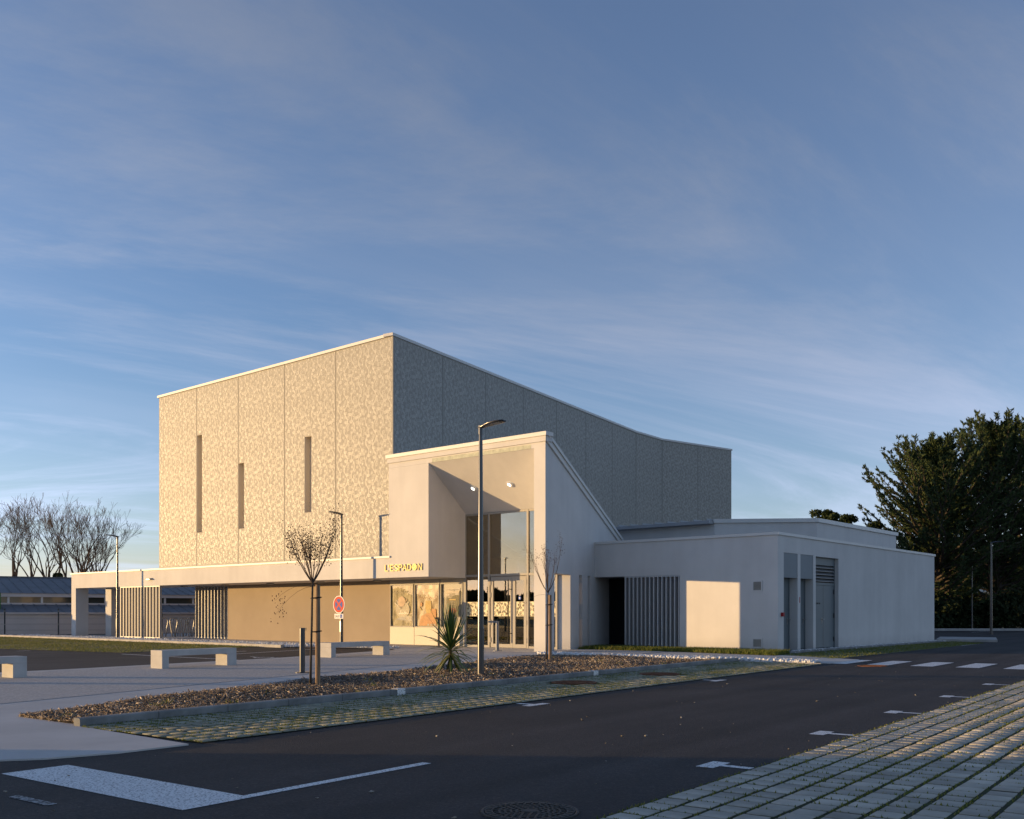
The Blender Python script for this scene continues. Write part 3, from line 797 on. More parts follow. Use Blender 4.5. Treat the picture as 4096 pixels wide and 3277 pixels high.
core.prism([(-20.9,2.07),(-9.72,2.07),(-9.72,8.0),(-11.34,22.8),(-11.50,25.95),(-10.09,32.1),(-20.9,33)], 0, 3.371)
sw = obj('auditorium_side', core, M_joint, C)
legs = [((-7.40,.145), (-11.271,22.806), 7), ((-11.271,22.82), (-11.431,25.93), 1), ((-11.431,25.945), (-10.014,32.11), 2)]
for p0, p1, k in legs:
    p0, p1 = Vector(p0), Vector(p1); d = (p1-p0); L = d.length; d.normalize(); e = Vector((d.y, -d.x))
    for i in range(k):
        a = p0 + d*(L*i/k + (.0 if i == 0 else .009)); b = p0 + d*(L*(i+1)/k - .009)
        obj('wall_panel', MB().prism([a[:], (a-e*.0)[:], b[:], (b-e*.06)[:], (a-e*.06)[:]][1:], 3.372, 11.72), M_panel, sw)
        fm = lambda s, z, l, p0=p0, d=d, e=e: np.stack([p0.x+d.x*s+e.x*(.0025+l), p0.y+d.y*s+e.y*(.0025+l), z], 1)
        obj('lace_relief', lace_mesh('lace_relief', L*i/k+.03, L*(i+1)/k-.03, 3.5, 11.69, fm, phase=(0, 3.5), scale=1.0), M_relief, sw)['kind'] = 'stuff'
cp = MB()
cp.box(-24.06, -7.45, .08, .55, 11.722, 11.83)
pp = [Vector(p) for p in ((-7.40,.07),(-11.271,22.806),(-11.431,25.942),(-10.014,32.16))]
for a, b in zip(pp[:-1], pp[1:]):
    d = (b-a).normalized(); e = Vector((d.y, -d.x))
    cp.prism([(a+e*.05)[:], (b+e*.05)[:], (b-e*.4)[:], (a-e*.4)[:]], 11.721, 11.829)
obj('roof_coping', cp, M_coping, C)

# ---- canopy along the front
obj('canopy', MB().box(-32.69, -24.002, 0, 2.62, 2.61, 3.36).box(-24.0, -7.482, 0, 2.06, 2.61, 3.36), M_white, C)
obj('canopy_coping', MB().box(-32.73, -7.40, -.05, .20, 3.361, 3.43).box(-32.73, -32.5, .2, 2.66, 3.361, 3.43).box(-32.5, -24.0, 2.4, 2.66, 3.361, 3.43), M_coping, C)
obj('post', MB().box(-32.69, -32.20, 0, .70, 0, 2.61), M_white, C)
obj('post', MB().box(-32.69, -32.05, 1.92, 2.60, 0, 2.61), M_white, C)
obj('ground_floor_wall', MB().box(-20.97, -9.58, 2.0, 2.065, 0, 2.61), M_soffit, C)
for x in (-30.9, -27.0, -23.5, -20.0, -16.5, -13.0, -9.45):
    l = obj('ceiling_lamp', MB().cyl(x, 1.2, 2.565, 2.609, .17, .17, 20), M_midgrey, C)
    obj('diffuser', MB().cyl(x, 1.2, 2.555, 2.566, .15, .15, 20), M_lens, l)
wl_ = MB(); wl_.loft([[(-24.72,-.001,2.90),(-24.30,-.001,2.90),(-24.34,-.001,2.99),(-24.68,-.001,2.99)], [(-24.68,-.16,2.90),(-24.34,-.16,2.90),(-24.38,-.16,2.94),(-24.64,-.16,2.94)]])
obj('wall_lamp', wl_, M_steel, C)
def screen(x0, x1, y0, n, depth, th, mt, ztop, lean=0.0, zb=.10):
    s = obj('slat_screen', MB().box(x0-.03, x1+.05, y0-.0, y0+depth, zb-.06, zb), mt, C); me = None
    obj('top_rail', MB().box(x0-.03, x1+.05, y0, y0+depth, ztop-.05, ztop), mt, s)
    for i in range(n):
        x = x0 + (x1-x0)*i/(n-1)
        b = MB().box(-th/2, th/2, 0, depth, zb+.001, ztop-.051)
        o = obj('slat', b if me is None else me, mt, s); me = o.data
        o.location = (x, y0, 0)
    return s
screen(-27.45, -23.75, .01, 14, .125, .05, M_slat, 2.605)
screen(-23.80, -21.05, 2.01, 11, .14, .05, M_slat, 2.605)

# ---- entrance porch
d_ = Vector((-.264, .965)).normalized(); e_ = Vector((d_.y, -d_.x))
TOP = lambda y: 6.90 - .397*y
def sprism(m, pts, z0, zf):
    n = len(pts); return m.loft([[(p[0], p[1], z0(p[1]) if callable(z0) else z0) for p in pts], [(p[0], p[1], zf(p[1])) for p in pts]])
def wpt(t, w): return (d_*t - e_*w)[:]
TK = .46
side = MB()
sprism(side, [(0,0), wpt(.77,0), wpt(.77,TK), (-.477,0)], 0, TOP)
def seg(t0, t1, z0): sprism(side, [wpt(t0,0), wpt(t1,0), wpt(t1,TK), wpt(t0,TK)], z0, TOP)
seg(.77, 2.22, 2.62); seg(2.22, 3.07, 0); seg(3.07, 3.39, 2.64); seg(3.39, 3.95, 0); seg(3.95, 4.255, 2.64); seg(4.255, 8.1, 0)
obj('porch_side_wall', side, M_white, C)
for t0, t1 in ((3.07, 3.39), (3.95, 4.255)):
    a, b = wpt(t0+.002, .33), wpt(t1-.002, .33); a2, b2 = wpt(t0+.002, .345), wpt(t1-.002, .345)
    obj('slot_window', MB().prism([a, b, b2, a2], .02, 2.635), M_glass, C)
obj('porch_front', MB().box(-7.482, -5.38, 0, 2.0, 2.61, 6.715), M_white, C)
obj('lintel', MB().box(-7.482, -.478, .0, .30, 6.718, 6.90), M_white, C)
obj('unpainted_strip', MB().box(-5.20, -.60, -.004, -.0005, 6.722, 6.86), mat('primer_strip', (.50, .51, .40), .9, .18, 5), C)
obj('fascia_board', MB().box(-7.52, .05, -.05, .3, 6.902, 7.08), M_white, C)
obj('roof_cap', MB().box(-7.56, .10, -.10, .3, 7.082, 7.21), M_coping, C)
so = MB(); so.loft([[(-5.38,.012,6.714),(-5.38,2.0,5.0),(-5.38,2.0,5.35),(-5.38,.42,6.714)], [(-.50,.012,6.714),(-1.0,2.0,5.0),(-1.0,2.0,5.35),(-.60,.42,6.714)]])
obj('porch_soffit', so, M_soffit if False else M_white, C)
rf = MB(); foot = [(-7.45,.30), wpt(.31,-.04), wpt(8.15,-.04), (-7.45,7.9)]
sprism(rf, foot, lambda y: TOP(y)+.004, lambda y: TOP(y)+.13)
obj('porch_roof', rf, M_coping, C)
ed = MB()
for w0, w1, za, zb in ((-.06, .2, .005, .185), (-.11, .25, .187, .30)):
    A = [wpt(0, w0), wpt(0, w1)]; Bp = [wpt(8.2, w0), wpt(8.2, w1)]
    r0 = [(A[0][0],A[0][1],TOP(0)+za),(A[1][0],A[1][1],TOP(0)+za),(A[1][0],A[1][1],TOP(0)+zb),(A[0][0],A[0][1],TOP(0)+zb)]
    y8 = Bp[0][1]
    r1 = [(Bp[0][0],Bp[0][1],TOP(y8)+za),(Bp[1][0],Bp[1][1],TOP(y8)+za),(Bp[1][0],Bp[1][1],TOP(y8)+zb),(Bp[0][0],Bp[0][1],TOP(y8)+zb)]
    ed.loft([r0, r1])
obj('roof_edge', ed, M_coping, C)
for x in (-4.15, -2.43):     # two lit spotlights in the sloping soffit
    nrm = Vector((0, -1.714, -1.988)).normalized(); c = Vector((x, 1.05, 5.80)) + nrm*.004
    u = Vector((1, 0, 0)); v = nrm.cross(u)
    rg_ = lambda r, h: [c + nrm*h + (u*math.cos(2*math.pi*i/20) + v*math.sin(2*math.pi*i/20))*r for i in range(20)]
    s = obj('spotlight', MB().loft([rg_(.115,0), rg_(.115,.025), rg_(.080,.025), rg_(.080,.012)], cap=False), M_coping, C)
    obj('bulb', MB().quad(*rg_(.079, .016)), M_lit, s)

# ---- glazed front and doors
gy = 2.0
gf = MB()
for x0, x1 in ((-5.475,-5.36),(-4.25,-4.165),(-2.40,-2.32),(-1.10,-1.02)): gf.box(x0, x1, gy-.04, gy+.06, .02, 5.0)
for xa, xb in ((-5.36,-4.25),(-4.165,-2.40),(-2.32,-1.10)):
    gf.box(xa, xb, gy-.03, gy+.05, 4.93, 4.995); gf.box(xa, xb, gy-.03, gy+.05, 2.64, 2.72)
for xa, xb in ((-5.36,-4.25),(-2.32,-1.10)): gf.box(xa, xb, gy-.03, gy+.05, .02, .10)
G = obj('entrance_glazing', gf, M_frame, C)
for xa, xb in ((-5.36,-4.25),(-4.165,-2.40),(-2.32,-1.10)):
    obj('pane', MB().box(xa, xb, gy+.005, gy+.017, 2.72, 4.93), M_glass, G)
for xa, xb in ((-5.36,-4.25),(-2.32,-1.10)):
    obj('pane', MB().box(xa, xb, gy+.005, gy+.017, .10, 2.64), M_glass, G)
    obj('lace_film', MB().quad((xa,gy+.003,1.17),(xb,gy+.003,1.17),(xb,gy+.003,1.70),(xa,gy+.003,1.70)), M_band, G)
    obj('lace_film_print', lace_mesh('film', xa+.005, xb-.005, 1.175, 1.695, lambda s, z, l: np.stack([s, gy-.001-l, z], 1), scale=.75, mt=M_bandline), M_bandline, G)['kind'] = 'stuff'
for xa, xb, hx in ((-4.115,-3.058,-3.20), (-3.050,-2.42,None)):
    f = MB().box(xa, xa+.115, gy-.03, gy+.04, .03, 2.62).box(xb-.115, xb, gy-.03, gy+.04, .03, 2.62)
    f.box(xa+.115, xb-.115, gy-.03, gy+.04, .03, .16).box(xa+.115, xb-.115, gy-.03, gy+.04, 2.47, 2.62)
    D = obj('entrance_door', f, M_frame, C)
    pa, pb = xa+.115, xb-.115
    obj('pane', MB().box(pa, pb, gy, gy+.012, .16, 2.47), M_glass, D)
    obj('lace_film', MB().quad((pa,gy-.002,1.17),(pb,gy-.002,1.17),(pb,gy-.002,1.70),(pa,gy-.002,1.70)), M_band, D)
    obj('lace_film_print', lace_mesh('film', pa+.005, pb-.005, 1.175, 1.695, lambda s, z, l: np.stack([s, gy-.006-l, z], 1), scale=.75, mt=M_bandline, phase=(.2, .1)), M_bandline, D)['kind'] = 'stuff'
    for z in (.30, .95, 1.95, 2.40):
        obj('hinge', MB().box((xa-.03 if hx else xb-.01), (xa+.01 if hx else xb+.03), gy-.055, gy-.03, z-.09, z+.09), M_frame, D)
    if hx:
        hb = MB().tube([(hx,gy-.11,.20),(hx,gy-.11,2.50)], .02, 8)
        for z in (.55, 2.15): hb.tube([(hx,gy-.11,z),(hx+.12,gy-.03,z)], .014, 6)
        obj('pull_handle', hb, M_black, D)
    else:
        c_ = [(xa+.30+.065*math.cos(2*math.pi*i/16), gy-.004, 1.83+.065*math.sin(2*math.pi*i/16)) for i in range(16)]
        obj('round_sticker', MB().quad(*c_), M_blue, D)
        obj('sticker_print', MB().quad((xa+.285,gy-.006,1.79),(xa+.315,gy-.006,1.79),(xa+.33,gy-.006,1.86),(xa+.27,gy-.006,1.86)), M_signwhite, D)
# lobby behind the glass
lb = MB()
lb.quad((-9.6,2.07,.06),(-1.0,2.07,.06),(-2.6,7.6,.06),(-9.6,7.6,.06))
obj('lobby_floor', lb, M_innerfloor, C)
lb = MB()
lb.quad((-9.58,7.6,0),(-2.6,7.6,0),(-2.6,7.6,3.85),(-9.58,7.6,3.85))
lb.quad((-9.58,2.1,0),(-9.58,7.6,0),(-9.58,7.6,3.85),(-9.58,2.1,2.6))
lb.quad((-7.44,2.01,2.62),(-7.44,7.6,2.62),(-7.44,7.6,3.85),(-7.44,2.01,6.0))
lb.box(-8.6, -6.4, 5.2, 5.9, .06, 1.15)
obj('lobby_walls', lb, M_inner, C)

# ---- poster cases
PX = [-9.575, -8.16, -6.73, -5.48]
for i in range(3):
    a, b = PX[i]+.012, PX[i+1]-.012
    zb, zt = .76, 2.40
    xa, xb = a+.06, b-.06
    c = obj('poster_case', holes_xz(MB(), a, b, .03, 2.605, 1.98, 2.06, [(xa, xb, zb, zt)]), M_caseplate, C)
    fr = MB()
    for x0, x1, z0, z1 in ((xa-.035,xb+.035,zb-.035,zb),(xa-.035,xb+.035,zt,zt+.035),(xa-.035,xa,zb,zt),(xb,xb+.035,zb,zt)): fr.box(x0, x1, 1.955, 1.979, z0, z1)
    obj('frame', fr, M_frame, c)
    obj('backing', MB().box(xa, xb, 2.03, 2.055, zb, zt), M_caseplate, c)
    obj('pane', MB().box(xa+.001, xb-.001, 1.985, 1.991, zb+.001, zt-.001), M_caseglass, c)

# ---- raised gold letters
ZL0, ZL1 = 2.853, 3.098
for ch, x0, x1 in (('L',-7.666,-7.498),("'",-7.471,-7.415),('E',-7.37,-7.19),('S',-7.145,-6.935),('P',-6.914,-6.725),('A',-6.698,-6.47),('D',-6.445,-6.235),('N',-5.889,-5.690)):
    fit_text(ch, x0, x1, ZL0 if ch != "'" else 3.0, ZL1, -.014, .024, M_gold, 'letter', C)
O_ = obj('letter', MB().loft([[(-6.075+.122*math.cos(2*math.pi*i/28), y, 2.975+.124*math.sin(2*math.pi*i/28)) for i in range(28)] for y in (-.014, -.038)]), M_gold, C)
sw_ = MB()
pts = [(.03,.085),(-.02,.07),(-.055,.03),(-.06,-.01),(-.03,.0),(.03,.005),(.055,-.005),(.045,-.04),(.015,-.07),(-.03,-.085)]
for (x0, z0), (x1, z1) in zip(pts[:-1], pts[1:]):
    dd = Vector((x1-x0, z1-z0)).normalized(); ex, ez = -dd.y*.008, dd.x*.008
    sw_.quad(*[(-6.075+x, -.0400, 2.975+z) for x, z in ((x0-ex,z0-ez),(x1-ex,z1-ez),(x1+ex,z1+ez),(x0+ex,z0+ez))])
obj('swordfish_line', sw_, mat('dark_gold_line', (.35, .22, .05), .5), O_)  # dark inlay line on the gold disc

# ---- low side wing
fwall = holes_xz(MB(), -1.30, 5.60, 0, 3.815, 4.52, 4.87, [(-1.31, 2.357, -.1, 2.61)])
obj('wing_front_wall', fwall, M_white, C)
rw = MB()
HO = [(4.966,6.042,-.1,3.266),(6.27,7.318,-.1,3.268),(7.53,9.553,-.1,3.25)]
tmp = holes_xz(MB(), 4.52, 20.60, 0, 3.816, 5.60, 5.965, HO)     # built as (y, x) then swapped
rw.v = [(y, x, z) for x, y, z in tmp.v]; rw.f = [tuple(reversed(f)) for f in tmp.f]
obj('wing_side_wall', rw, M_white, C)
obj('wing_roof', MB().prism([(-7.0,4.9),(5.59,4.9),(5.59,20.6),(-7.0,20.6)], 3.55, 3.70), M_kerb, C)
obj('wing_back_wall', MB().box(-7, 5.59, 20.2, 20.58, 0, 3.815), M_white, C)
obj('wing_coping', MB().box(-1.26, 6.01, 4.475, 4.92, 3.818, 3.91).box(5.57, 6.01, 4.92, 20.65, 3.818, 3.91), M_coping, C)
obj('recess_lining', MB().box(-2.0, 2.355, 4.872, 6.35, 2.612, 2.70).box(2.358, 2.5, 4.872, 6.2, 0, 2.61), M_greywall, C)
gw = MB().box(-1.75, -1.68, 6.05, 6.12, .02, 2.61).box(-.62, -.55, 6.05, 6.12, .02, 2.61).box(.55, .62, 6.05, 6.12, .02, 2.61).box(-1.68, 2.355, 6.05, 6.12, .02, .09)
W_ = obj('recess_window', gw, M_dark, C)
for xa, xb in ((-1.68,-.62),(-.55,.55),(.62,2.355)): obj('pane', MB().box(xa, xb, 6.08, 6.095, .09, 2.61), M_darkglass, W_)
screen(.10, 2.31, 4.53, 14, .24, .045, M_slatpale, 2.607, zb=.08)
for z0, z1 in ((2.0,2.353),(.147,.475)):
    x0, x1 = 5.08, 5.436
    f = MB().box(x0, x0+.04, 4.50, 4.519, z0, z1).box(x1-.04, x1, 4.50, 4.519, z0, z1).box(x0+.04, x1-.04, 4.50, 4.519, z0, z0+.04).box(x0+.04, x1-.04, 4.50, 4.519, z1-.04, z1)
    v = obj('vent_grille', f, M_white, C)
    obj('duct', MB().box(x0+.04, x1-.04, 4.512, 4.519, z0+.04, z1-.04), M_joint, v)
    for i in range(7):
        zz = z0+.05+i*(z1-z0-.08)/7
        b = MB(); b.loft([[(x,4.511,zz+.022),(x,4.498,zz-.0),(x,4.501,zz-.004),(x,4.5115,zz+.016)] for x in (x0+.041, x1-.041)])
        obj('slat', b, M_frame, v)
def lever(par, y, x, z=1.07):
    obj('handle', MB().box(x, x+.012, y-.02, y+.02, z-.16, z+.05).tube([(x+.01,y,z),(x+.055,y,z),(x+.055,y+.13,z)], .011, 6), M_steel, par)
def marks(par, y0, y1, z, x):
    """the small stencilled door names, too small to read"""
    m = MB(); rg = random.Random(int(y0*100)); y = y0
    while y < y1:
        w = rg.choice((.022, .03, .036)); m.quad((x,y,z),(x,y+w*.75,z),(x,y+w*.75,z+.055),(x,y,z+.055)); y += w + (.03 if rg.random() < .15 else 0)
    obj('stencil', m, M_black, par)
for k, (y0, y1) in enumerate(((4.966,6.042),(6.27,7.318))):
    obj('infill_panel', MB().box(5.60, 5.950, y0, y1, 2.455, 3.266), M_greywall, C)
    D = obj('service_door', MB().box(5.62, 5.665, y0+.05, y1-.05, .07, 2.40), M_door, C)
    obj('door_frame', MB().box(5.60, 5.68, y0, y0+.05, .05, 2.455).box(5.60, 5.68, y1-.05, y1, .05, 2.455).box(5.60, 5.68, y0+.05, y1-.05, 2.40, 2.454), M_door, D)
    obj('threshold', MB().box(5.60, 5.97, y0, y1, .0, .05), M_kerb, D)
    lever(D, y1-.16, 5.665)
    marks(D, y0+.12, y0+.62, 1.60, 5.668)
D = obj('service_door', MB().box(5.76, 5.81, 7.58, 9.50, .07, 2.27), M_door, C)
obj('door_frame', MB().box(5.72, 5.83, 7.53, 7.58, .05, 3.25).box(5.72, 5.83, 9.50, 9.553, .05, 3.25).box(5.72, 5.83, 7.58, 9.50, 2.275, 2.36), M_door, D)
obj('threshold', MB().box(5.60, 5.97, 7.53, 9.553, 0, .05), M_kerb, D)
obj('leaf_joint', MB().box(5.811, 5.814, 8.53, 8.545, .07, 2.27), M_dark, D)
for z in (.35, 1.2, 2.05): obj('hinge', MB().box(5.812, 5.84, 9.44, 9.50, z-.08, z+.08), M_dark, D)
lever(D, 8.40, 5.81); marks(D, 7.62, 8.25, 1.60, 5.814)
LV = obj('louvre', MB().box(5.60, 5.70, 7.58, 9.50, 2.36, 3.25), M_joint, C)
obj('louvre_head', MB().box(5.70, 5.83, 7.58, 9.50, 2.98, 3.25), M_door, LV)
for i in range(5):
    z = 2.40+i*.118
    b = MB(); b.loft([[(5.72,y,z+.09),(5.84,y,z),(5.84,y,z+.018),(5.72,y,z+.108)] for y in (7.585, 9.495)]); obj('slat', b, M_midgrey, LV)
obj('alarm_box', MB().box(5.966, 6.05, 4.74, 4.86, 1.18, 1.31), M_redbox, C, bevel=.008)
fs = obj('fire_sign', MB().box(5.966, 5.972, 6.10, 6.22, 1.62, 1.84), M_signwhite, C)
obj('print', MB().quad((5.9735,6.15,1.63),(5.9735,6.215,1.63),(5.9735,6.215,1.83),(5.9735,6.15,1.83)), M_redbox, fs)
# upper roof block of the wing
ub = [(-3.4,8.75),(1.49,8.60),(4.65,10.8),(4.65,19.5),(-7,19.5)]
obj('upper_block', MB().prism(ub, 3.701, 4.74), M_white, C)
uc = MB(); uc.prism([(1.49,8.52),(4.72,10.76),(4.72,19.6),(1.2,19.6),(1.2,8.9)], 4.741, 4.89)
obj('upper_coping', uc, M_coping, C)
ul = MB(); ul.loft([[(-3.4,8.35,4.70),(-3.4,8.35,4.82),(-3.4,12,5.0),(-3.4,12,4.742)], [(1.46,8.22,4.70),(1.46,8.22,4.82),(1.46,12,5.0),(1.46,12,4.742)]])
U_ = obj('metal_roof', ul, M_paleroof, C)
for i in range(9):
    x = -3.3+i*.58; obj('seam', MB().box(x, x+.025, 8.25, 8.9, 4.83, 4.90), M_paleroof, U_)

# ================================================================== STREET FURNITURE
def street_lamp(loc, heading, label, h=5.08, group='five metre street lamps'):
    t = thing('street_lamp', label, 'street lamp', loc, heading, group)
    n = 20; rg = lambda r, z: [(r*math.cos(2*math.pi*i/n), r*math.sin(2*math.pi*i/n), z) for i in range(n)]
    o = obj('pole', MB().loft([rg(.068, .03), rg(.037, h-.16)], cap=False), M_grey, t, smooth=True)
    obj('foot_plate', MB().loft([rg(.11, 0), rg(.11, .03)]), M_grey, t)
    obj('collar', MB().loft([rg(.047, h-.20), rg(.047, h-.02)]), M_grey, t, smooth=False)
    # flat paddle head along +x
    secs = [(-.05,.045,-.06,.0),(.04,.05,-.055,.015),(.12,.075,-.035,.03),(.25,.12,-.012,.042),(.42,.135,.006,.048),(.54,.115,.016,.046),(.60,.06,.024,.042)]
    head = MB()
    rings = []
    for x, w, z0, z1 in secs:
        z0 += h-.02; z1 += h-.02
        rings.append([(x,-w,z0+.008),(x,-w*.7,z0),(x,w*.7,z0),(x,w,z0+.008),(x,w*.9,(z0+z1)/2+.012),(x,w*.45,z1),(x,-w*.45,z1),(x,-w*.9,(z0+z1)/2+.012)])
    head.loft(rings)
    hd = obj('head', head, M_grey, t, smooth=True)
    obj('lens', MB().quad((.28,-.085,h-.030),(.28,.085,h-.030),(.50,.075,h-.012),(.50,-.075,h-.012)), M_lens, hd)
    obj('service_hatch', MB().box(.060, .0655, -.028, .028, .55, .95), M_grey, t)
    obj('number_plate', MB().quad((.0665,-.02,.965),(.0665,.02,.965),(.0665,.02,1.0),(.0665,-.02,1.0)), M_midgrey, t)
    return t
street_lamp((-.63, 19.64, .02), RA, 'tall grey street lamp standing in the bark bed in front of the entrance')
street_lamp(tuple(BL(-9.30, -.76, .02)), BA - R(90), 'grey street lamp carrying the no stopping sign')
street_lamp(tuple(BL(-26.3, -.755, .02)), BA - R(90), 'grey street lamp at the left slatted screen')
street_lamp((26.36, 53.61, .1), RA, 'slim grey street lamp on the kerb island beyond the windowless wall')
street_lamp((33.27, 70.5, 0), R(75), 'far grey lamp pole standing before the dark trees')
street_lamp((-31.6, 30.4, 0), R(-160), 'street lamp seen only as a reflection in the entrance glass')

def bollard(loc, rot, label, arm=True, m_=M_midgrey, h=.96, r=.059):
    t = thing('bollard_lamp', label, 'bollard', loc, rot, 'bollard lamps on the plaza')
    n = 18; rg = lambda rr, z: [(rr*math.cos(2*math.pi*i/n), rr*math.sin(2*math.pi*i/n), z) for i in range(n)]
    obj('post', MB().loft([rg(r, .02), rg(r, h)], cap=False), m_, t, smooth=True)
    obj('cap', MB().quad(*rg(r, h)), m_, t)
    obj('base_plate', MB().loft([rg(.155, 0), rg(.155, .014), rg(.145, .02)]), m_, t)
    if arm:
        a = obj('light_arm', MB().box(-.30, .02, -.055, .055, h-.055, h+.006), m_, t)
        obj('diffuser', MB().quad((-.28,-.04,h-.057),(-.10,-.04,h-.057),(-.10,.04,h-.057),(-.28,.04,h-.057)), M_lens, a)
    return t
bollard((-4.50, 20.92, .017), R(-85), 'grey bollard lamp beside the staked tree in front of the benches', m_=M_grey)
bollard((-.49, 32.57, .022), R(-5), 'grey bollard lamp with side arm in front of the glass doors', h=1.0)
pb = BL(-6.194, 1.35, .022)
bollard(tuple(pb), R(80), 'bollard lamp standing before the poster cases, coloured dark for its unlit side', m_=M_dark, h=1.10, r=.043)  # same type as the grey ones; its backlit shade is put into the colour

# ---- concrete benches
def bench(n0, r0, r1, label, z=.019):
    p = NR(n0, r0); t = thing('concrete_bench', label, 'bench', (p.x, p.y, z), RA, 'concrete benches in a row on the plaza')
    L = r1 - r0
    obj('seat', MB().box(-.45, 0, 0, L, .285, .42), M_bench, t, bevel=.005)
    obj('leg', MB().box(-.449, -.001, .001, .18, 0, .2849), M_bench, t)
    obj('leg', MB().box(-.449, -.001, L-.28, L-.001, 0, .2849), M_bench, t)
M_bench = mat('bench_concrete', (.46, .445, .42), .75, .10, 2.5, .2, 45)
bench(-19.4, 7.75, 9.88, 'concrete bench cut by the left edge of the picture')
bench(-19.8, 13.2, 15.28, 'concrete bench in the middle, left of the tree stake')
bench(-20.75, 19.3, 21.7, 'concrete bench furthest right, below the no stopping sign')

# ---- no stopping sign on the lamp
sg = BL(-9.33, -.86)
S = thing('no_stopping_sign', 'round red and blue no stopping sign on a lamp pole', 'road sign', (sg.x, sg.y, 1.61), BA)
n = 40; disc = lambda r, y: [(r*math.cos(2*math.pi*i/n), y, r*math.sin(2*math.pi*i/n)) for i in range(n)]
obj('plate', MB().loft([disc(.335, .012), disc(.335, -.008)]), M_signwhite, S)
obj('red_face', MB().quad(*reversed(disc(.305, -.0100))), M_red, S)
bl = MB()
for q in range(4):
    a0 = q*90 - 45
    pts = [(.042/math.sin(R(45)), a0+45)]
    P = []
    for i in range(9):
        a = R(a0 + 9.5 + (90-19)*i/8); P.append((.215*math.cos(a), .215*math.sin(a)))
    ap = R(a0+45); P.append((.052*math.cos(ap), .052*math.sin(ap)))
    bl.quad(*[(x, -.0120, z) for x, z in reversed(P)])
obj('blue_field', bl, M_blue, S)
obj('clamp', MB().box(-.05, .05, .012, .04, -.12, -.08).box(-.05, .05, .012, .04, .08, .12), M_steel, S)
T = thing('exception_plate', 'small white plate reading SAUF with a wheelchair symbol', 'sign plate', (sg.x, sg.y, 1.165), BA)
obj('plate', MB().box(-.26, .26, -.008, .008, -.095, .095), M_signwhite, T, bevel=.004)
bs = obj('blue_square', MB().quad((.075,-.0102,-.07),(.205,-.0102,-.07),(.205,-.0102,.07),(.075,-.0102,.07)), M_blue, T)
pictogram('wheelchair_symbol', .13, -.022, .072, 0, M_signwhite, 0, bs, vertical=-.0115)
fit_text('SAUF', -.215, .045, -.05, .05, -.0085, .002, M_black, 'lettering', T)

# ---- posters in the cases
def poster(name, label, x0, x1, z0, z1, mt, y=2.012, skew=0.0):
    t = thing(name, label, 'poster', tuple(BL(x0, y, z0)), BA, 'posters in the three wall cases')
    w, h = x1-x0, z1-z0; nx, nz = 14, 22; m = MB(); rg = random.Random(label)
    ph = [rg.uniform(0, 6) for _ in range(6)]
    for j in range(nz+1):
        for i in range(nx+1):
            u, v = i/nx, j/nz
            yy = .006*math.sin(9*u-5*v+ph[0]) + .004*math.sin(17*u+9*v+ph[1]) + .003*math.sin(-23*u+15*v+ph[2])
            m.v.append((u*w, yy*(.5 if name != 'poster' else 1), v*h + skew*(u-.5)*v))
    for j in range(nz):
        for i in range(nx):
            a = j*(nx+1)+i; m.f.append((a, a+1, a+nx+2, a+nx+1))
    obj('sheet', m, mt, t, smooth=True)
    return t, w, h
def shape(par, pts, mt, y, name='print'): return obj(name, MB().quad(*[(x, y, z) for x, z in pts]), mt, par)
def ell(cx, cz, rx, rz, n=18, a0=0, a1=360): return [(cx+rx*math.cos(R(a0+(a1-a0)*i/n)), cz+rz*math.sin(R(a0+(a1-a0)*i/n))) for i in range(n)]
P_foil = mat('poster_gold_foil', (.40, .33, .19), .5, .45, 5, .8, 9, spec=.4, stretch=(2.2, 1, .7))
P_pale = mat('poster_pale_ink', (.66, .58, .46), .5, .12, 6)
P_pink = mat('poster_pink_ink', (.56, .38, .25), .5, .2, 5)
P_lil = mat('poster_lilac_ink', (.52, .48, .46), .5, .2, 6)
p, w, h = poster('poster', 'crinkled gold poster with a pale fan shaped figure in the left case', -9.485, -8.245, .785, 2.385, P_foil)
shape(p, ell(w*.52, h*.40, w*.33, h*.20), P_pale, -.016)
for k in range(7):
    a = R(35 + k*18); c, s_ = math.cos(a), math.sin(a)
    shape(p, [(w*.50-s_*.05, h*.40+c*.02), (w*.50+c*.52, h*.40+s_*.50), (w*.50+c*.46-.07*s_, h*.40+s_*.46+.07*c)], (P_pale, P_pink, P_lil)[k % 3], -.018-k*.0006)
shape(p, ell(w*.48, h*.60, w*.17, h*.13), P_pink, -.024)
shape(p, [(w*.2,h*.14),(w*.95,h*.12),(w*.95,h*.22),(w*.4,h*.22)], P_lil, -.019)
for k in range(5): shape(p, [(w*.66,h*(.08+k*.035)),(w*.95,h*(.08+k*.035)),(w*.95,h*(.10+k*.035)),(w*.66,h*(.10+k*.035))], P_pale, -.021)
fit_text('LES FALAISES', w*.10, w*.88, h*.81, h*.88, -.016, .001, P_pale, 'title', p)
P_brown = mat('poster_brown_ink', (.34, .215, .11), .42, .22, 2.2, .5, 7, spec=.5, stretch=(2, 1, .6))
P_or = mat('poster_orange_ink', (.68, .30, .10), .45, .18, 4)
P_yel = mat('poster_yellow_ink', (.70, .46, .13), .45, .12, 5)
p, w, h = poster('poster', 'brown and orange poster with a yellow vase like figure in the middle case', -8.02, -6.82, .785, 2.37, P_brown)
shape(p, [(w*.08,.0),(w*.90,.0),(w*.88,h*.40),(w*.62,h*.36),(w*.20,h*.24)], P_or, -.016)
shape(p, [(w*.45,h*.31),(w*.62,h*.31),(w*.67,h*.45),(w*.65,h*.62),(w*.40,h*.62),(w*.38,h*.46)], P_yel, -.018)
shape(p, ell(w*.20, h*.53, w*.055, h*.05), P_or, -.016); shape(p, [(w*.09,h*.45),(w*.13,h*.47),(w*.24,h*.38),(w*.20,h*.38)], P_yel, -.017)
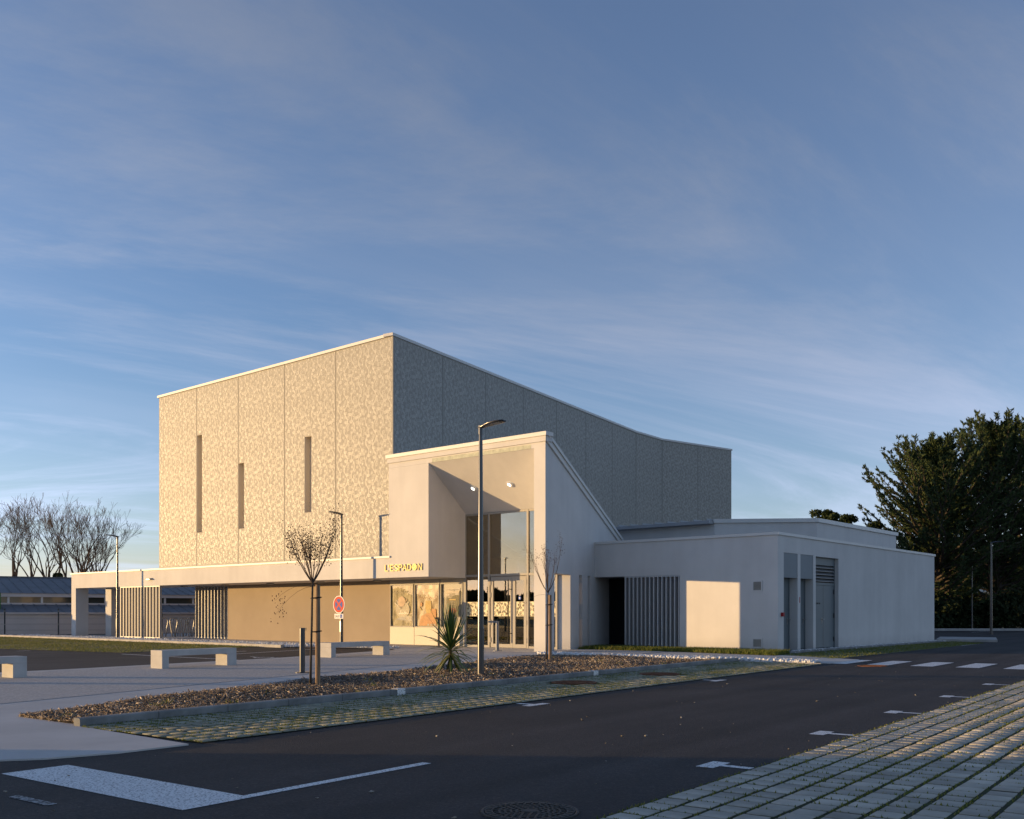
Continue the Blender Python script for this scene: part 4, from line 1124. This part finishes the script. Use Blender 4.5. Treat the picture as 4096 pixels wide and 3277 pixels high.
shape(p, [(w*.66,h*.31),(w*.86,h*.32),(w*.86,h*.42),(w*.68,h*.42)], P_or, -.019)
for a, b, z in ((.34,.68,.885),(.38,.64,.845)):
    for k in range(7):
        x0 = a+(b-a)*k/7; shape(p, [(w*x0,h*z),(w*(x0+(b-a)/7*.85),h*z),(w*(x0+(b-a)/7*.85),h*(z+.028)),(w*x0,h*(z+.028))], P_yel, -.016)
sc = [(.10,.66),(.12,.74),(.16,.68),(.20,.71),(.26,.66),(.30,.70),(.36,.66),(.42,.71),(.46,.65),(.54,.78),(.52,.66),(.60,.70),(.64,.66),(.72,.75),(.72,.65),(.80,.70),(.86,.74)]
m = MB()
for (a, b), (c, d) in zip(sc[:-1], sc[1:]):
    m.quad((w*a,-.016,h*b),(w*c,-.016,h*d),(w*c,-.016,h*d+.014),(w*a,-.016,h*b+.014))
obj('script_title', m, P_or, p)
for k in range(3): shape(p, [(w*(.48+k*.14),.01),(w*(.58+k*.14),.01),(w*(.57+k*.14),h*.05),(w*(.49+k*.14),h*.05)], P_pale, -.020)
P_white = mat('poster_white_paper', (.66, .60, .52), .6, .05, 4)
P_olive = mat('poster_olive_ink', (.225, .19, .115), .5, .25, 4)
P_teal = mat('poster_teal_ink', (.20, .23, .17), .5, .2, 5)
p, w, h = poster('poster', 'white bordered dark olive poster with a red shape in the right case', -6.44, -5.71, .98, 2.24, P_white)
shape(p, [(.03,h*.13),(w-.03,h*.13),(w-.03,h*.90),(.03,h*.90)], P_olive, -.014)
shape(p, [(.03,h*.845),(w-.03,h*.845),(w-.03,h*.90),(.03,h*.90)], P_brown, -.016)
shape(p, [(.03,h*.775),(w*.27,h*.775),(w*.27,h*.83),(.03,h*.83)], P_white, -.017); shape(p, [(w*.70,h*.785),(w-.03,h*.785),(w-.03,h*.84),(w*.70,h*.84)], P_white, -.017)
shape(p, ell(w*.48, h*.31, w*.30, h*.085), mat('poster_red_ink', (.42, .13, .08), .5, .15, 5), -.017)
shape(p, ell(w*.12, h*.40, w*.09, h*.14), P_teal, -.016)
shape(p, [(w*.26,h*.63),(w*.72,h*.63),(w*.72,h*.67),(w*.26,h*.67)], P_yel, -.018)
for z in (.50, .555, .59): shape(p, [(w*.30,h*z),(w*.68,h*z),(w*.68,h*z+.008),(w*.30,h*z+.008)], P_pale, -.018)
for a, b, z in ((.10,.90,.945),(.38,.62,.915),(.15,.85,.865)):
    m = MB(); rg = random.Random(int(z*1000)); x = w*a
    while x < w*b:
        ww = rg.uniform(.012, .022); m.quad((x,-.0185,h*z),(x+ww*.8,-.0185,h*z),(x+ww*.8,-.0185,h*z+.024),(x,-.0185,h*z+.024)); x += ww + (.02 if rg.random() < .15 else 0)
    obj('print', m, P_olive if z > .9 else P_white, p)
shape(p, [(w*.25,h*.03),(w*.42,h*.03),(w*.42,h*.11),(w*.25,h*.11)], mat('poster_violet_ink', (.16, .13, .28), .5), -.015)

# ---- bike hoops under the canopy
def hoop(i, x, y):
    q = BL(x, y, .022)
    lab = ['leftmost steel bike hoop of the front row under the canopy', 'second steel bike hoop of the front row under the canopy', 'third steel bike hoop of the front row under the canopy', 'rightmost steel bike hoop of the front row under the canopy'][i] if i < 4 else \
          ['leftmost steel bike hoop of the back row under the canopy', 'middle steel bike hoop of the back row under the canopy', 'rightmost steel bike hoop of the back row under the canopy'][i-4]
    t = thing('bike_hoop', lab, 'bike stand', tuple(q), R(8), 'steel bike hoops under the canopy')
    pts = [(-.075,0,0),(-.10,0,.25),(-.165,0,.62)] + [(-.19*math.cos(R(a)), 0, .80+.20*math.sin(R(a))) for a in range(0, 181, 18)] + [(.165,0,.62),(.10,0,.25),(.075,0,0)]
    obj('hoop_tube', MB().tube(pts, .030, 10), M_steel, t, smooth=True)
    obj('foot', MB().box(-.14, .14, -.05, .05, 0, .012), M_steel, t)
for i, (sx, Y_) in enumerate(((657, 51.0), (695, 51.2), (727, 51.2), (762, 51.0), (705, 52.6), (738, 52.6), (770, 52.6))):
    X_ = (sx - 2048) / 3899 * Y_; dx, dy = X_ - B0.x, Y_ - B0.y
    hoop(i, dx*math.cos(BA) + dy*math.sin(BA), -dx*math.sin(BA) + dy*math.cos(BA))

# ================================================================== PLANTS NEAR BY
def grow(m, p, d, L, r, depth, rg, spread=.5, up=.15, segs=4, tips=None, ratio=.72, kids=(2, 3), rmin=.004, sides=5, wob=.12):
    pts = [p.copy()]; rad = [r]; q = p.copy(); dd = d.copy(); r1 = max(rmin, r*.6)
    for i in range(segs):
        dd = (dd + Vector((rg.gauss(0, wob), rg.gauss(0, wob), rg.gauss(0, wob) + up*.4))).normalized()
        q = q + dd * (L/segs); pts.append(q.copy()); rad.append(r + (r1-r)*(i+1)/segs)
    m.tube(pts, rad, sides if r > .02 else 4 if r > .008 else 3, cap=False)
    if depth <= 0:
        if tips is not None: tips.append((q.copy(), dd.copy()))
        return
    k = rg.randint(*kids)
    for j in range(k):
        i = segs if j == 0 else rg.randint(max(1, segs//2), segs)
        base = pts[i]; a = rg.uniform(0, 6.283); s = spread * rg.uniform(.5, 1.25) * (.45 if j == 0 else 1)
        o1 = dd.orthogonal().normalized(); o2 = dd.cross(o1)
        nd = (dd*math.cos(s) + (o1*math.cos(a) + o2*math.sin(a))*math.sin(s) + Vector((0, 0, up))).normalized()
        grow(m, base, nd, L*ratio*rg.uniform(.8, 1.15), rad[i]*.75, depth-1, rg, spread, up, segs, tips, ratio, kids, rmin, sides, wob)

def young_tree(x, y, z, label, seed, crown_h, hang):
    rg = random.Random(seed)
    t = thing('young_tree', label, 'tree', (x, y, z), 0, 'young staked trees in the bark bed')
    tr = MB(); top = 1.83
    tr.tube([(0,0,-.03),(.01,.0,.5),(.025,0,1.1),(.03,.005,1.5),(.04,0,top)], [.024,.021,.019,.018,.017], 8)
    obj('trunk', tr, M_bark, t, smooth=True)
    br = MB(); pods = []; tips = []
    for i in range(10 if hang else 8):
        a = i*2.4 + rg.uniform(-.3, .3); out = rg.uniform(.35, .90) if i > 2 else rg.uniform(.1, .4)
        d0 = Vector((math.cos(a)*out, math.sin(a)*out, .75)).normalized()
        L = crown_h * rg.uniform(.70, .95)
        if i == 3: d0 = Vector((.55, -.1, .8)).normalized(); L = crown_h*1.18
        if i == 5: d0 = Vector((-.62, .1, .75)).normalized(); L = crown_h*1.02
        p = Vector((.04, 0, top-.02)); pts = [p.copy()]; d = d0.copy()
        for s in range(7):
            d = (d + Vector((0, 0, .20)) + Vector((rg.gauss(0,.05), rg.gauss(0,.05), 0))).normalized(); p = p + d*L/7; pts.append(p.copy())
        br.tube(pts, [.0105*(1-.85*k/7)+.0015 for k in range(8)], 5, cap=False)
        for s in (2, 3, 4, 5):
            for w_ in range(rg.randint(1, 2) if hang else (1 if s % 2 else 0)):
                dd = (d0 + Vector((rg.gauss(0,.35), rg.gauss(0,.35), .6))).normalized(); q = pts[s].copy(); qq = [q.copy()]
                for u in range(4):
                    dd = (dd + Vector((rg.gauss(0,.08), rg.gauss(0,.08), .08))).normalized(); q = q + dd*L*.11; qq.append(q.copy())
                br.tube(qq, [.0042,.0036,.003,.0024,.0016], 4, cap=False); tips.append((qq[-1], dd)); tips.append((qq[-2], dd))
        tips.append((pts[-1], d)); tips.append((pts[-2], d)); tips.append((pts[-1], d))
    for k in range(2 if hang else 1):     # a few low side shoots
        a = rg.uniform(2.6, 3.6); pts = [Vector((.03,0,top-.08))]
        for s in range(5): pts.append(pts[-1] + Vector((math.cos(a)*.13, math.sin(a)*.05, .02-.035*s-.05*k)))
        br.tube(pts, [.005,.004,.003,.0025,.002,.0015], 4, cap=False); tips += [(pts[-1], Vector((-1,0,-.4)))]*3
    obj('branches', br, M_twig, t)
    V = []; F = []
    for q, d in tips:
        if q.z < top+crown_h*.40 and q.z > top-.05: continue
        for k in range(rg.randint(*((4, 10) if hang else (2, 7)))):
            c = q + Vector((rg.gauss(0,.05), rg.gauss(0,.05), rg.gauss(0,.075))) - d*rg.uniform(0,.12); s = rg.uniform(.006, .0125); b = len(V)
            V += [c+Vector((s,0,0)), c+Vector((-s,0,0)), c+Vector((0,s,0)), c+Vector((0,-s,0)), c+Vector((0,0,s*1.3)), c+Vector((0,0,-s*1.3))]
            F += [tuple(b+i for i in f) for f in ((0,2,4),(2,1,4),(1,3,4),(3,0,4),(2,0,5),(1,2,5),(3,1,5),(0,3,5))]
    m = MB(); m.v = [tuple(v) for v in V]; m.f = F
    o = obj('seed_heads', m, M_pod, t); o['kind'] = 'stuff'
def stake(x, y, z, label, h=1.80, ties=(1.55, .95), tilt=0):
    t = thing('tree_stake', label, 'stake', (x, y, z), 0, 'wooden stakes of the young trees')
    n = 12; rg = lambda r, zz: [(tilt*zz + r*math.cos(2*math.pi*i/n), r*math.sin(2*math.pi*i/n), zz) for i in range(n)]
    obj('stake_post', MB().loft([rg(.046, -.03), rg(.044, .9), rg(.041, h)]), M_wood, t, smooth=False)
    for zz in ties:
        k = 14; pts = [(tilt*zz - .03 + .092*math.cos(2*math.pi*i/k), .052*math.sin(2*math.pi*i/k), zz+.01*math.cos(2*math.pi*i/k)) for i in range(k+1)]
        obj('rubber_tie', MB().tube(pts, .011, 6), M_rubber, t)
young_tree(-3.56, 17.21, .025, 'young bare tree with dark seed heads, left in the bark bed', 5, 1.0, True)
stake(-3.45, 17.32, .025, 'wooden stake tied to the left young tree', 1.78)
young_tree(.93, 26.26, .025, 'young bare tree with few seed heads, beside the porch pillar', 12, 1.30, False)
stake(1.03, 26.36, .025, 'wooden stake tied to the young tree beside the porch pillar', 1.76, (1.50, .95))

# ---- sword-leaved plant
cx, cy = -1.29, 20.5
t = thing('cordyline', 'spiky green sword leaved plant in the bark bed by the street lamp', 'plant', (cx, cy, .025))
st = MB(); st.tube([(0,0,-.02),(.01,0,.25),(-.005,.01,.50),(0,0,.66)], [.035,.030,.030,.022], 8); obj('stem', st, M_bark, t, smooth=True)
rg = random.Random(21)
for i in range(96):
    f = i/95.0                                   # 0 = lowest hanging leaf, 1 = top spear
    a = i*2.399 + rg.uniform(-.3, .3)
    el = -62 + 150*f**1.0 + rg.uniform(-10, 10); el = min(el, 86)
    L = (.66 + .22*rg.random()) if f < .35 else (.70 + .26*rg.random())
    base = Vector((0, 0, .38 + .28*f)); d = Vector((math.cos(a)*math.cos(R(el+22)), math.sin(a)*math.cos(R(el+22)), math.sin(R(el+22))))
    p = base.copy(); n = 7; V = []; F = []
    droop = .24 if f < .35 else (.16 if f < .6 else rg.choice((.0, .02, .09)))
    side = Vector((-math.sin(a), math.cos(a), 0))
    for s in range(n+1):
        u = s/n; w = .024*(.55+1.4*u*(1-u)*1.6)*(1-u**3) + .0008
        up = side.cross(d).normalized()
        V += [p - side*w + up*w*.45, p, p + side*w + up*w*.45]
        d = (d + Vector((0, 0, -droop*u*1.3))).normalized(); p = p + d*L/n
        if p.z < .02: p.z = .02
    for s in range(n):
        for k in (0, 1): F.append((s*3+k, s*3+k+1, s*3+k+4, s*3+k+3))
    m = MB(); m.v = [tuple(v) for v in V]; m.f = F
    obj('leaf', m, M_cordl[0 if f > .55 and rg.random() < .7 else (1 if rg.random() < .6 else 2)], t, smooth=True)

# ================================================================== BACKGROUND, LEFT
# ---- welded mesh fence
F0 = Vector((-28.1, 54.0)); F1 = Vector((-22.8, 55.4)); fd = (F1-F0).normalized(); fl = (F1-F0).length/2
fr = thing('mesh_fence', 'dark wire mesh fence in front of the low cream building', 'fence', (F0.x, F0.y, 0), math.atan2(fd.y, fd.x))
for i in range(-2, 6):
    obj('post', MB().box(i*fl-.035, i*fl+.035, -.035, .035, 0, 1.52), M_dark, fr)
    obj('post_clip', MB().box(i*fl-.04, i*fl+.04, -.045, -.036, .62, .66).box(i*fl-.04, i*fl+.04, -.045, -.036, 1.36, 1.40), M_steel, fr)
wm = MB()
for k in range(int((fl-.08)/.055)): wm.box(.04+k*.055-.0020, .04+k*.055+.0020, -.004, .004, .05, 1.26)
for z in (.08, .28, .33, .62, .67, .95, 1.00, 1.22): wm.box(.03, fl-.03, -.008, -.0045, z-.003, z+.003)
me = None
for i in range(-2, 5):
    o = obj('wire_panel', wm if me is None else me, M_wire, fr); me = o.data; o.location = (i*fl, 0, 0)
tag(obj('low_wall', MB().box(-33, -21, -.25, .0, 0, .06), M_kerb, None, (0, 55.0, 0)), kind='structure')

# ---- long low building with two zinc roofs
sa = R(35)
sch = thing('school_building', 'long low cream building with two seamed zinc roofs and a strip of windows', 'building', (-24, 60, 0), sa)
x0, x1 = -12, 26
obj('wall', MB().box(x0, x1, 0, .3, -.05, 1.22), M_schoolwall, sch)
obj('gutter', MB().box(x0, x1, -.12, -.002, 1.20, 1.30), M_schoolwall, sch)
lr = MB(); lr.quad((x0,-.10,1.30),(x1,-.10,1.30),(x1,2.5,1.80),(x0,2.5,1.80)); LR = obj('lower_roof', lr, M_zinc, sch)
ur = MB(); ur.quad((x0,2.3,2.46),(x1,2.3,2.46),(x1,8.5,3.60),(x0,8.5,3.60)); UR = obj('upper_roof', ur, M_zinc, sch)
obj('ridge', MB().box(x0, x1, 8.4, 8.7, 3.58, 3.68), M_zinc, sch)
obj('rear_wall', MB().box(x0, x1, 8.75, 9.0, 0, 3.6), M_schoolwall, sch)
for k in range(int((x1-x0)/.62)):
    x = x0 + k*.62
    s = MB(); s.loft([[(x-.018,-.10,1.302),(x+.018,-.10,1.302),(x+.018,-.10,1.345),(x-.018,-.10,1.345)], [(x-.018,2.5,1.802),(x+.018,2.5,1.802),(x+.018,2.5,1.845),(x-.018,2.5,1.845)]])
    obj('seam', s, M_zinc, LR)
    s = MB(); s.loft([[(x-.018,2.3,2.462),(x+.018,2.3,2.462),(x+.018,2.3,2.51),(x-.018,2.3,2.51)], [(x-.018,8.5,3.602),(x+.018,8.5,3.602),(x+.018,8.5,3.65),(x-.018,8.5,3.65)]])
    obj('seam', s, M_zinc, UR)
obj('window_sill', MB().box(x0, x1, 2.42, 2.8, 1.78, 1.885), M_schoolwall, sch)
obj('window_head', MB().box(x0, x1, 2.35, 2.8, 2.245, 2.455), M_schoolwall, sch)
k = 0; x = x0 + .6
while x < x1 - 2:
    w = obj('window', MB().box(x-.06, x, 2.45, 2.62, 1.886, 2.244).box(x+1.72, x+1.78, 2.45, 2.62, 1.886, 2.244), M_signwhite, sch)
    obj('pane', MB().box(x, x+1.72, 2.52, 2.54, 1.886, 2.244), M_schoolglass, w)
    obj('blind', MB().box(x+.1, x+1.6, 2.60, 2.62, 1.95, 2.2 if k % 2 else 2.1), M_panel, w)
    x += 1.84; k += 1
obj('green_screen', MB().box(-6.95, -6.55, .9, 1.1, 1.2, 2.45), M_green, sch)

# ---- bare winter trees behind it
def bare_tree(x, y, h, seed, label, lean=0.0, stems=3, depth=5):
    rg = random.Random(seed); t = thing('bare_tree', label, 'tree', (x, y, 0), 0, 'leafless trees behind the low building')
    tr = MB(); tw = MB()
    tr.tube([(0,0,-.2),(lean*.5,0,1.2),(lean*1.0,0,2.2)], [.30,.24,.22], 8)
    for k in range(stems):
        a = k*6.283/stems + rg.uniform(-.4, .4); s = rg.uniform(.18, .52)
        d = Vector((math.cos(a)*s+lean*.2, math.sin(a)*s, 1)).normalized()
        grow(tw, Vector((lean, 0, 2.1)), d, h*.29, .13, depth, rg, .52, .14, 4, None, .72, (2, 3), .0095, 6, .13)
    obj('trunk', tr, M_bark, t, smooth=True)
    obj('branches', tw, M_twig, t)
for (sx, Y_, h, sd, ln, st_, lab) in ((55, 82, 10.6, 31, -.3, 3, 'bare tree furthest left, cut by the picture edge'), (140, 86, 9.6, 35, .2, 3, 'bare tree between the two leftmost ones'), (225, 84, 10.4, 44, -.5, 3, 'bare tree with leaning stems, second from the left edge'),
                                   (295, 80, 10.2, 47, .1, 4, 'tallest bare tree, left of the dark evergreen bush'), (345, 83, 9.3, 52, .3, 4, 'wide bare tree behind the left street lamp'), (395, 88, 6.6, 58, .1, 3, 'small bare tree right of the left street lamp')):
    bare_tree((sx-2048)/3899*Y_, Y_, h, sd, lab, ln, st_, 6 if h > 7 else 5)

def leaf_cloud(centres, radii, count, size, seed, elong=2.0, flat=.7):
    """small leaf faces spread through a set of clumps, denser towards each clump's shell"""
    rg = np.random.default_rng(seed); k = len(centres); i = rg.integers(0, k, count)
    d = rg.normal(size=(count, 3)); d /= np.linalg.norm(d, axis=1)[:, None]
    rad = rg.uniform(.35, 1.0, count) ** .6
    c = np.asarray(centres)[i] + d * rad[:, None] * np.asarray(radii)[i][:, None] * np.array([1, 1, flat])
    a = rg.normal(size=(count, 3)); a += d*.6; a /= np.linalg.norm(a, axis=1)[:, None]
    b = np.cross(a, rg.normal(size=(count, 3))); b /= np.linalg.norm(b, axis=1)[:, None]
    s = size * rg.uniform(.6, 1.4, count)[:, None]
    v = np.stack([c - a*s*elong*.5, c + b*s*.5, c + a*s*elong*.5, c - b*s*.5], 1).reshape(-1, 3)
    return v, np.arange(4*count).reshape(-1, 4)
def bush(name, x, y, r, h, seed, label, mt, count, size, group, cat='bush', kx=10):
    rg = random.Random(seed); t = thing(name, label, cat, (x, y, 0), 0, group)
    cs = []; rs = []
    for k in range(kx):
        a = rg.uniform(0, 6.28); q = rg.uniform(0, .75)*r; z = rg.uniform(.15, .85)*h
        cs.append((q*math.cos(a), q*math.sin(a), z)); rs.append(rg.uniform(.28, .48)*r*(1.15-.5*z/h))
    v, f = leaf_cloud(cs, rs, count, size, seed)
    obj('foliage', npmesh('foliage', v, f, mt), mt, t)
    tr = MB(); tr.tube([(0,0,-.1),(0,0,h*.6)], [.12,.05], 6)
    for k in range(5): tr.tube([(0,0,h*.15*k*.5), tuple(Vector(cs[k])*.9)], [.05,.015], 5)
    obj('trunk', tr, M_bark, t)
bush('evergreen_bush', (228-2048)/3899*78, 78, 1.3, 5.0, 3, 'small dark evergreen between the bare trees', M_hedge, 2600, .16, None, 'tree', 16)
for k, sx in enumerate((-40, 90, 330, 430)):
    bush('scrub', (sx-2048)/3899*92, 92, 3.2, 5.2, 70+k, ['scrub behind the bare trees at the left edge', 'scrub behind the bare trees left of the evergreen', 'scrub behind the bare trees right of the evergreen', 'scrub behind the left street lamp'][k], mat('scrub_twig_%d' % k, (.10, .085, .055), .9), 1500, .10, 'twiggy scrub behind the bare trees')

# ================================================================== BACKGROUND, RIGHT
def cypress(x, y, H, seed, label, rmax, nb=120, low=2.2, skew=0.0, trunk_r=.55):
    rg = np.random.default_rng(seed); pr = random.Random(seed)
    t = thing('cypress_tree', label, 'tree', (x, y, 0), 0, 'dark cypresses behind the far parking lot')
    tr = MB(); tr.tube([(0,0,-.3),(.1,0,1.5),(.35*skew,0,H*.35),(.5*skew,.1,H*.7),(.6*skew,0,H*.96)], [trunk_r,trunk_r*.8,trunk_r*.55,trunk_r*.28,.03], 9)
    P = []; D = []; S = []
    for i in range(nb):
        z = low + (H-low-.4)*((i+.5)/nb)**.92
        u = (z-low)/(H-low)
        Rr = rmax*(.72+.55*math.sin(min(1, u*1.9+.18)*math.pi*.5)) * (1-u**1.7)**.75
        L = max(.7, Rr*pr.choice((pr.uniform(.45,.8), pr.uniform(.75, 1.05), pr.uniform(1.0, 1.22)))); az = i*2.39996 + pr.uniform(-.5, .5)
        el = pr.uniform(-.05, .40) + .55*u
        d = Vector((math.cos(az)*math.cos(el), math.sin(az)*math.cos(el), math.sin(el)))
        p = Vector((skew*.6*u, 0, z)); pts = [p.copy()]; n = 12
        for s in range(n):
            d = (d + Vector((pr.gauss(0,.10), pr.gauss(0,.10), pr.gauss(0,.07)+.055))).normalized(); p = p + d*L/n; pts.append(p.copy())
        rb = .03 + .012*L
        tr.tube(pts, [rb*(1-.85*s/n) for s in range(n+1)], 5, cap=False)
        for s in range(2, n+1):                       # feathery side branchlets, shorter towards the tip
            q = pts[s]; dd = (pts[s]-pts[s-1]).normalized(); sd = Vector((-dd.y, dd.x, 0))
            if sd.length < 1e-3: sd = Vector((1, 0, 0))
            sd.normalize()
            for sg_ in ((-1, 1, 0) if s % 2 else (-1, 1)):
                fl = pr.uniform(.35, .95)*sg_
                v = (dd*.85 + sd*fl + Vector((0, 0, pr.uniform(-.12, .30)))).normalized()
                ln = ((1.25 if sg_ else .6)*(1 - s/n) + .30)*pr.uniform(.6, 1.2)*min(1.0, .5+L/6)
                m_ = 15
                tt = rg.uniform(.0, 1, m_)
                base = np.array(q)[None] + np.array(v)[None]*tt[:, None]*ln + rg.normal(0, .055, (m_, 3))*(1.2-tt[:, None]*.7)
                base[:, 2] -= .05*tt*ln
                P.append(base); D.append(np.array(v)[None] + rg.normal(0, .42, (m_, 3)) + np.array([0, 0, .10])); S.append(rg.uniform(.6, 1.35, m_)*.175)
    P = np.concatenate(P); D = np.concatenate(D); S = np.concatenate(S)[:, None]
    D /= np.linalg.norm(D, axis=1)[:, None]
    b = np.cross(D, rg.normal(size=D.shape)); b /= np.linalg.norm(b, axis=1)[:, None]
    v = np.stack([P - D*S*.5, P + b*S*.20, P + D*S*1.0, P - b*S*.20], 1).reshape(-1, 3)
    obj('crown', npmesh('crown', v, np.arange(len(v)).reshape(-1, 4), M_cyp), M_cyp, t)
    obj('trunk', tr, M_bark, t, smooth=True)
def at(sx, Y_): return (sx-2048)/3899*Y_
cypress(at(3985, 76), 76, 15.4, 3, 'tallest dark cypress at the right edge, with a ragged spiky top', 7.4, 240, 1.8, .3, .42)
cypress(at(3750, 73), 73, 13.4, 8, 'broad dark cypress whose boughs reach left over the wing roof', 6.6, 230, 1.8, -.4, .36)
cypress(at(4230, 80), 80, 17.5, 15, 'dark cypress cut by the right edge of the picture', 7.0, 200, 2.0, 0, .42)
def oak(sx, Y_, H, r, seed, label, count=5200):
    x = at(sx, Y_); rg = random.Random(seed)
    t = thing('broadleaf_tree', label, 'tree', (x, Y_, 0), 0, 'evergreen broadleaf trees behind the wing')
    tr = MB(); tips = []
    tr.tube([(0,0,-.2),(.1,0,H*.25),(.0,.1,H*.5)], [.28,.22,.17], 7)
    for k in range(6):
        a = k*1.05+rg.uniform(-.3,.3); d = Vector((math.cos(a)*.55, math.sin(a)*.55, .8)).normalized()
        grow(tr, Vector((0,.05,H*rg.uniform(.38,.5))), d, H*.24, .10, 2, rg, .6, .12, 3, tips, .7, (2, 3), .02, 5)
    obj('trunk', tr, M_bark, t, smooth=True)
    cs = [q[:] for q, _ in tips]; rs = [rg.uniform(.12, .22)*r for _ in cs]
    v, f = leaf_cloud(cs, rs, count, .17, seed, 1.8)
    obj('crown', npmesh('crown', v, f, M_oak), M_oak, t)
oak(3350, 78, 9.4, 3.6, 4, 'round evergreen tree rising over the end of the wing roof')
oak(3445, 74, 7.2, 4.2, 9, 'dense dark evergreen between the wing roof and the cypresses', 7000)
for k, (sx, Y_, r, h) in enumerate(((3730, 72.0, 2.2, 2.6), (3835, 72.5, 2.1, 2.3), (3925, 73.5, 1.8, 1.9), (4030, 72.0, 2.2, 2.7), (4130, 72.5, 2.4, 3.2), (3640, 73, 2.4, 3.0))):
    bush('shrub', at(sx, Y_), Y_, r, h, 100+k, ['dark shrub beside the end of the windowless wall', 'dark shrub left of the far lamp pole', 'dark shrub below the pale house', 'dark shrub behind the slim street lamp', 'dark shrub at the right edge under the cypresses', 'dark shrub hidden behind the wing end'][k],
         M_hedge, 5200, .16, 'dark shrubs under the cypresses', 'shrub', 22)
for k, (sx, Y_, h) in enumerate(((3600, 98, 8.5), (3730, 96, 9.5), (3880, 99, 9.0), (4040, 97, 10), (4190, 98, 10), (3480, 100, 8))):
    bush('understory_tree', at(sx, Y_), Y_, 4.0, h, 140+k, ['shaded tree deep behind the left cypress', 'shaded tree behind the broad cypress trunk', 'shaded tree left of the pale house', 'shaded tree right of the pale house', 'shaded tree at the far right edge', 'shaded tree behind the evergreen by the wing'][k],
         M_hedge, 4200, .26, 'shaded trees behind the cypresses', 'tree', 20)
# ---- house glimpsed between the trees
hs = thing('pale_house', 'white house with red tiled roof glimpsed between the trunks', 'house', (at(3945, 112), 112, 0), R(12))
obj('wall', MB().box(-4, 4, 0, 6, 0, 4.6), M_signwhite, hs)
rfm = MB(); rfm.loft([[(-4.4,-.4,4.55),(-4.4,6.4,4.55),(-4.4,3,6.4)], [(4.4,-.4,4.55),(4.4,6.4,4.55),(4.4,3,6.4)]]); obj('roof', rfm, M_tile, hs)
for x in (-2.6, -.4, 1.8):
    w = obj('window', MB().box(x, x+1.1, -.05, -.001, 2.3, 3.7), M_schoolglass, hs)
    obj('window_frame', MB().box(x-.06, x, -.07, -.001, 2.24, 3.76).box(x+1.1, x+1.16, -.07, -.001, 2.24, 3.76), M_coping, w)
bal = MB().box(-3.4, 3.4, -1.0, -.06, 2.05, 2.15)
for k in range(30): bal.box(-3.4+k*.23, -3.38+k*.23, -1.0, -.98, 2.15, 3.0)
obj('balcony', bal, M_dark, hs)

# ================================================================== TO THE LEFT OF THE PICTURE (trees mirrored in the glass, and a wall added for its shadow)
gw_ = thing('shade_wall', 'unseen wall added left of the picture to shade the near asphalt', 'wall', (-15, -6, 0))  # unseen wall, added to cast shade over the near asphalt
obj('wall_body', MB().box(-.12, .12, 0, 15.9, 0, 1.75), M_schoolwall, gw_)
obj('wall_cap', MB().box(-.17, .17, -.03, 15.95, 1.751, 1.82), M_kerbpale, gw_)
rg = random.Random(77)
cs = []; rs = []
for k in range(110):
    cs.append((-165 + rg.uniform(-12, 12), -95 + k*1.7, rg.uniform(.8, 4.3))); rs.append(rg.uniform(1.8, 3.0))
v, f = leaf_cloud(cs, rs, 20000, .9, 5)
tag(obj('far_wood', npmesh('far_wood', v, f, M_hedge), M_hedge), 'dark line of far trees mirrored in the entrance glass', kind='stuff')
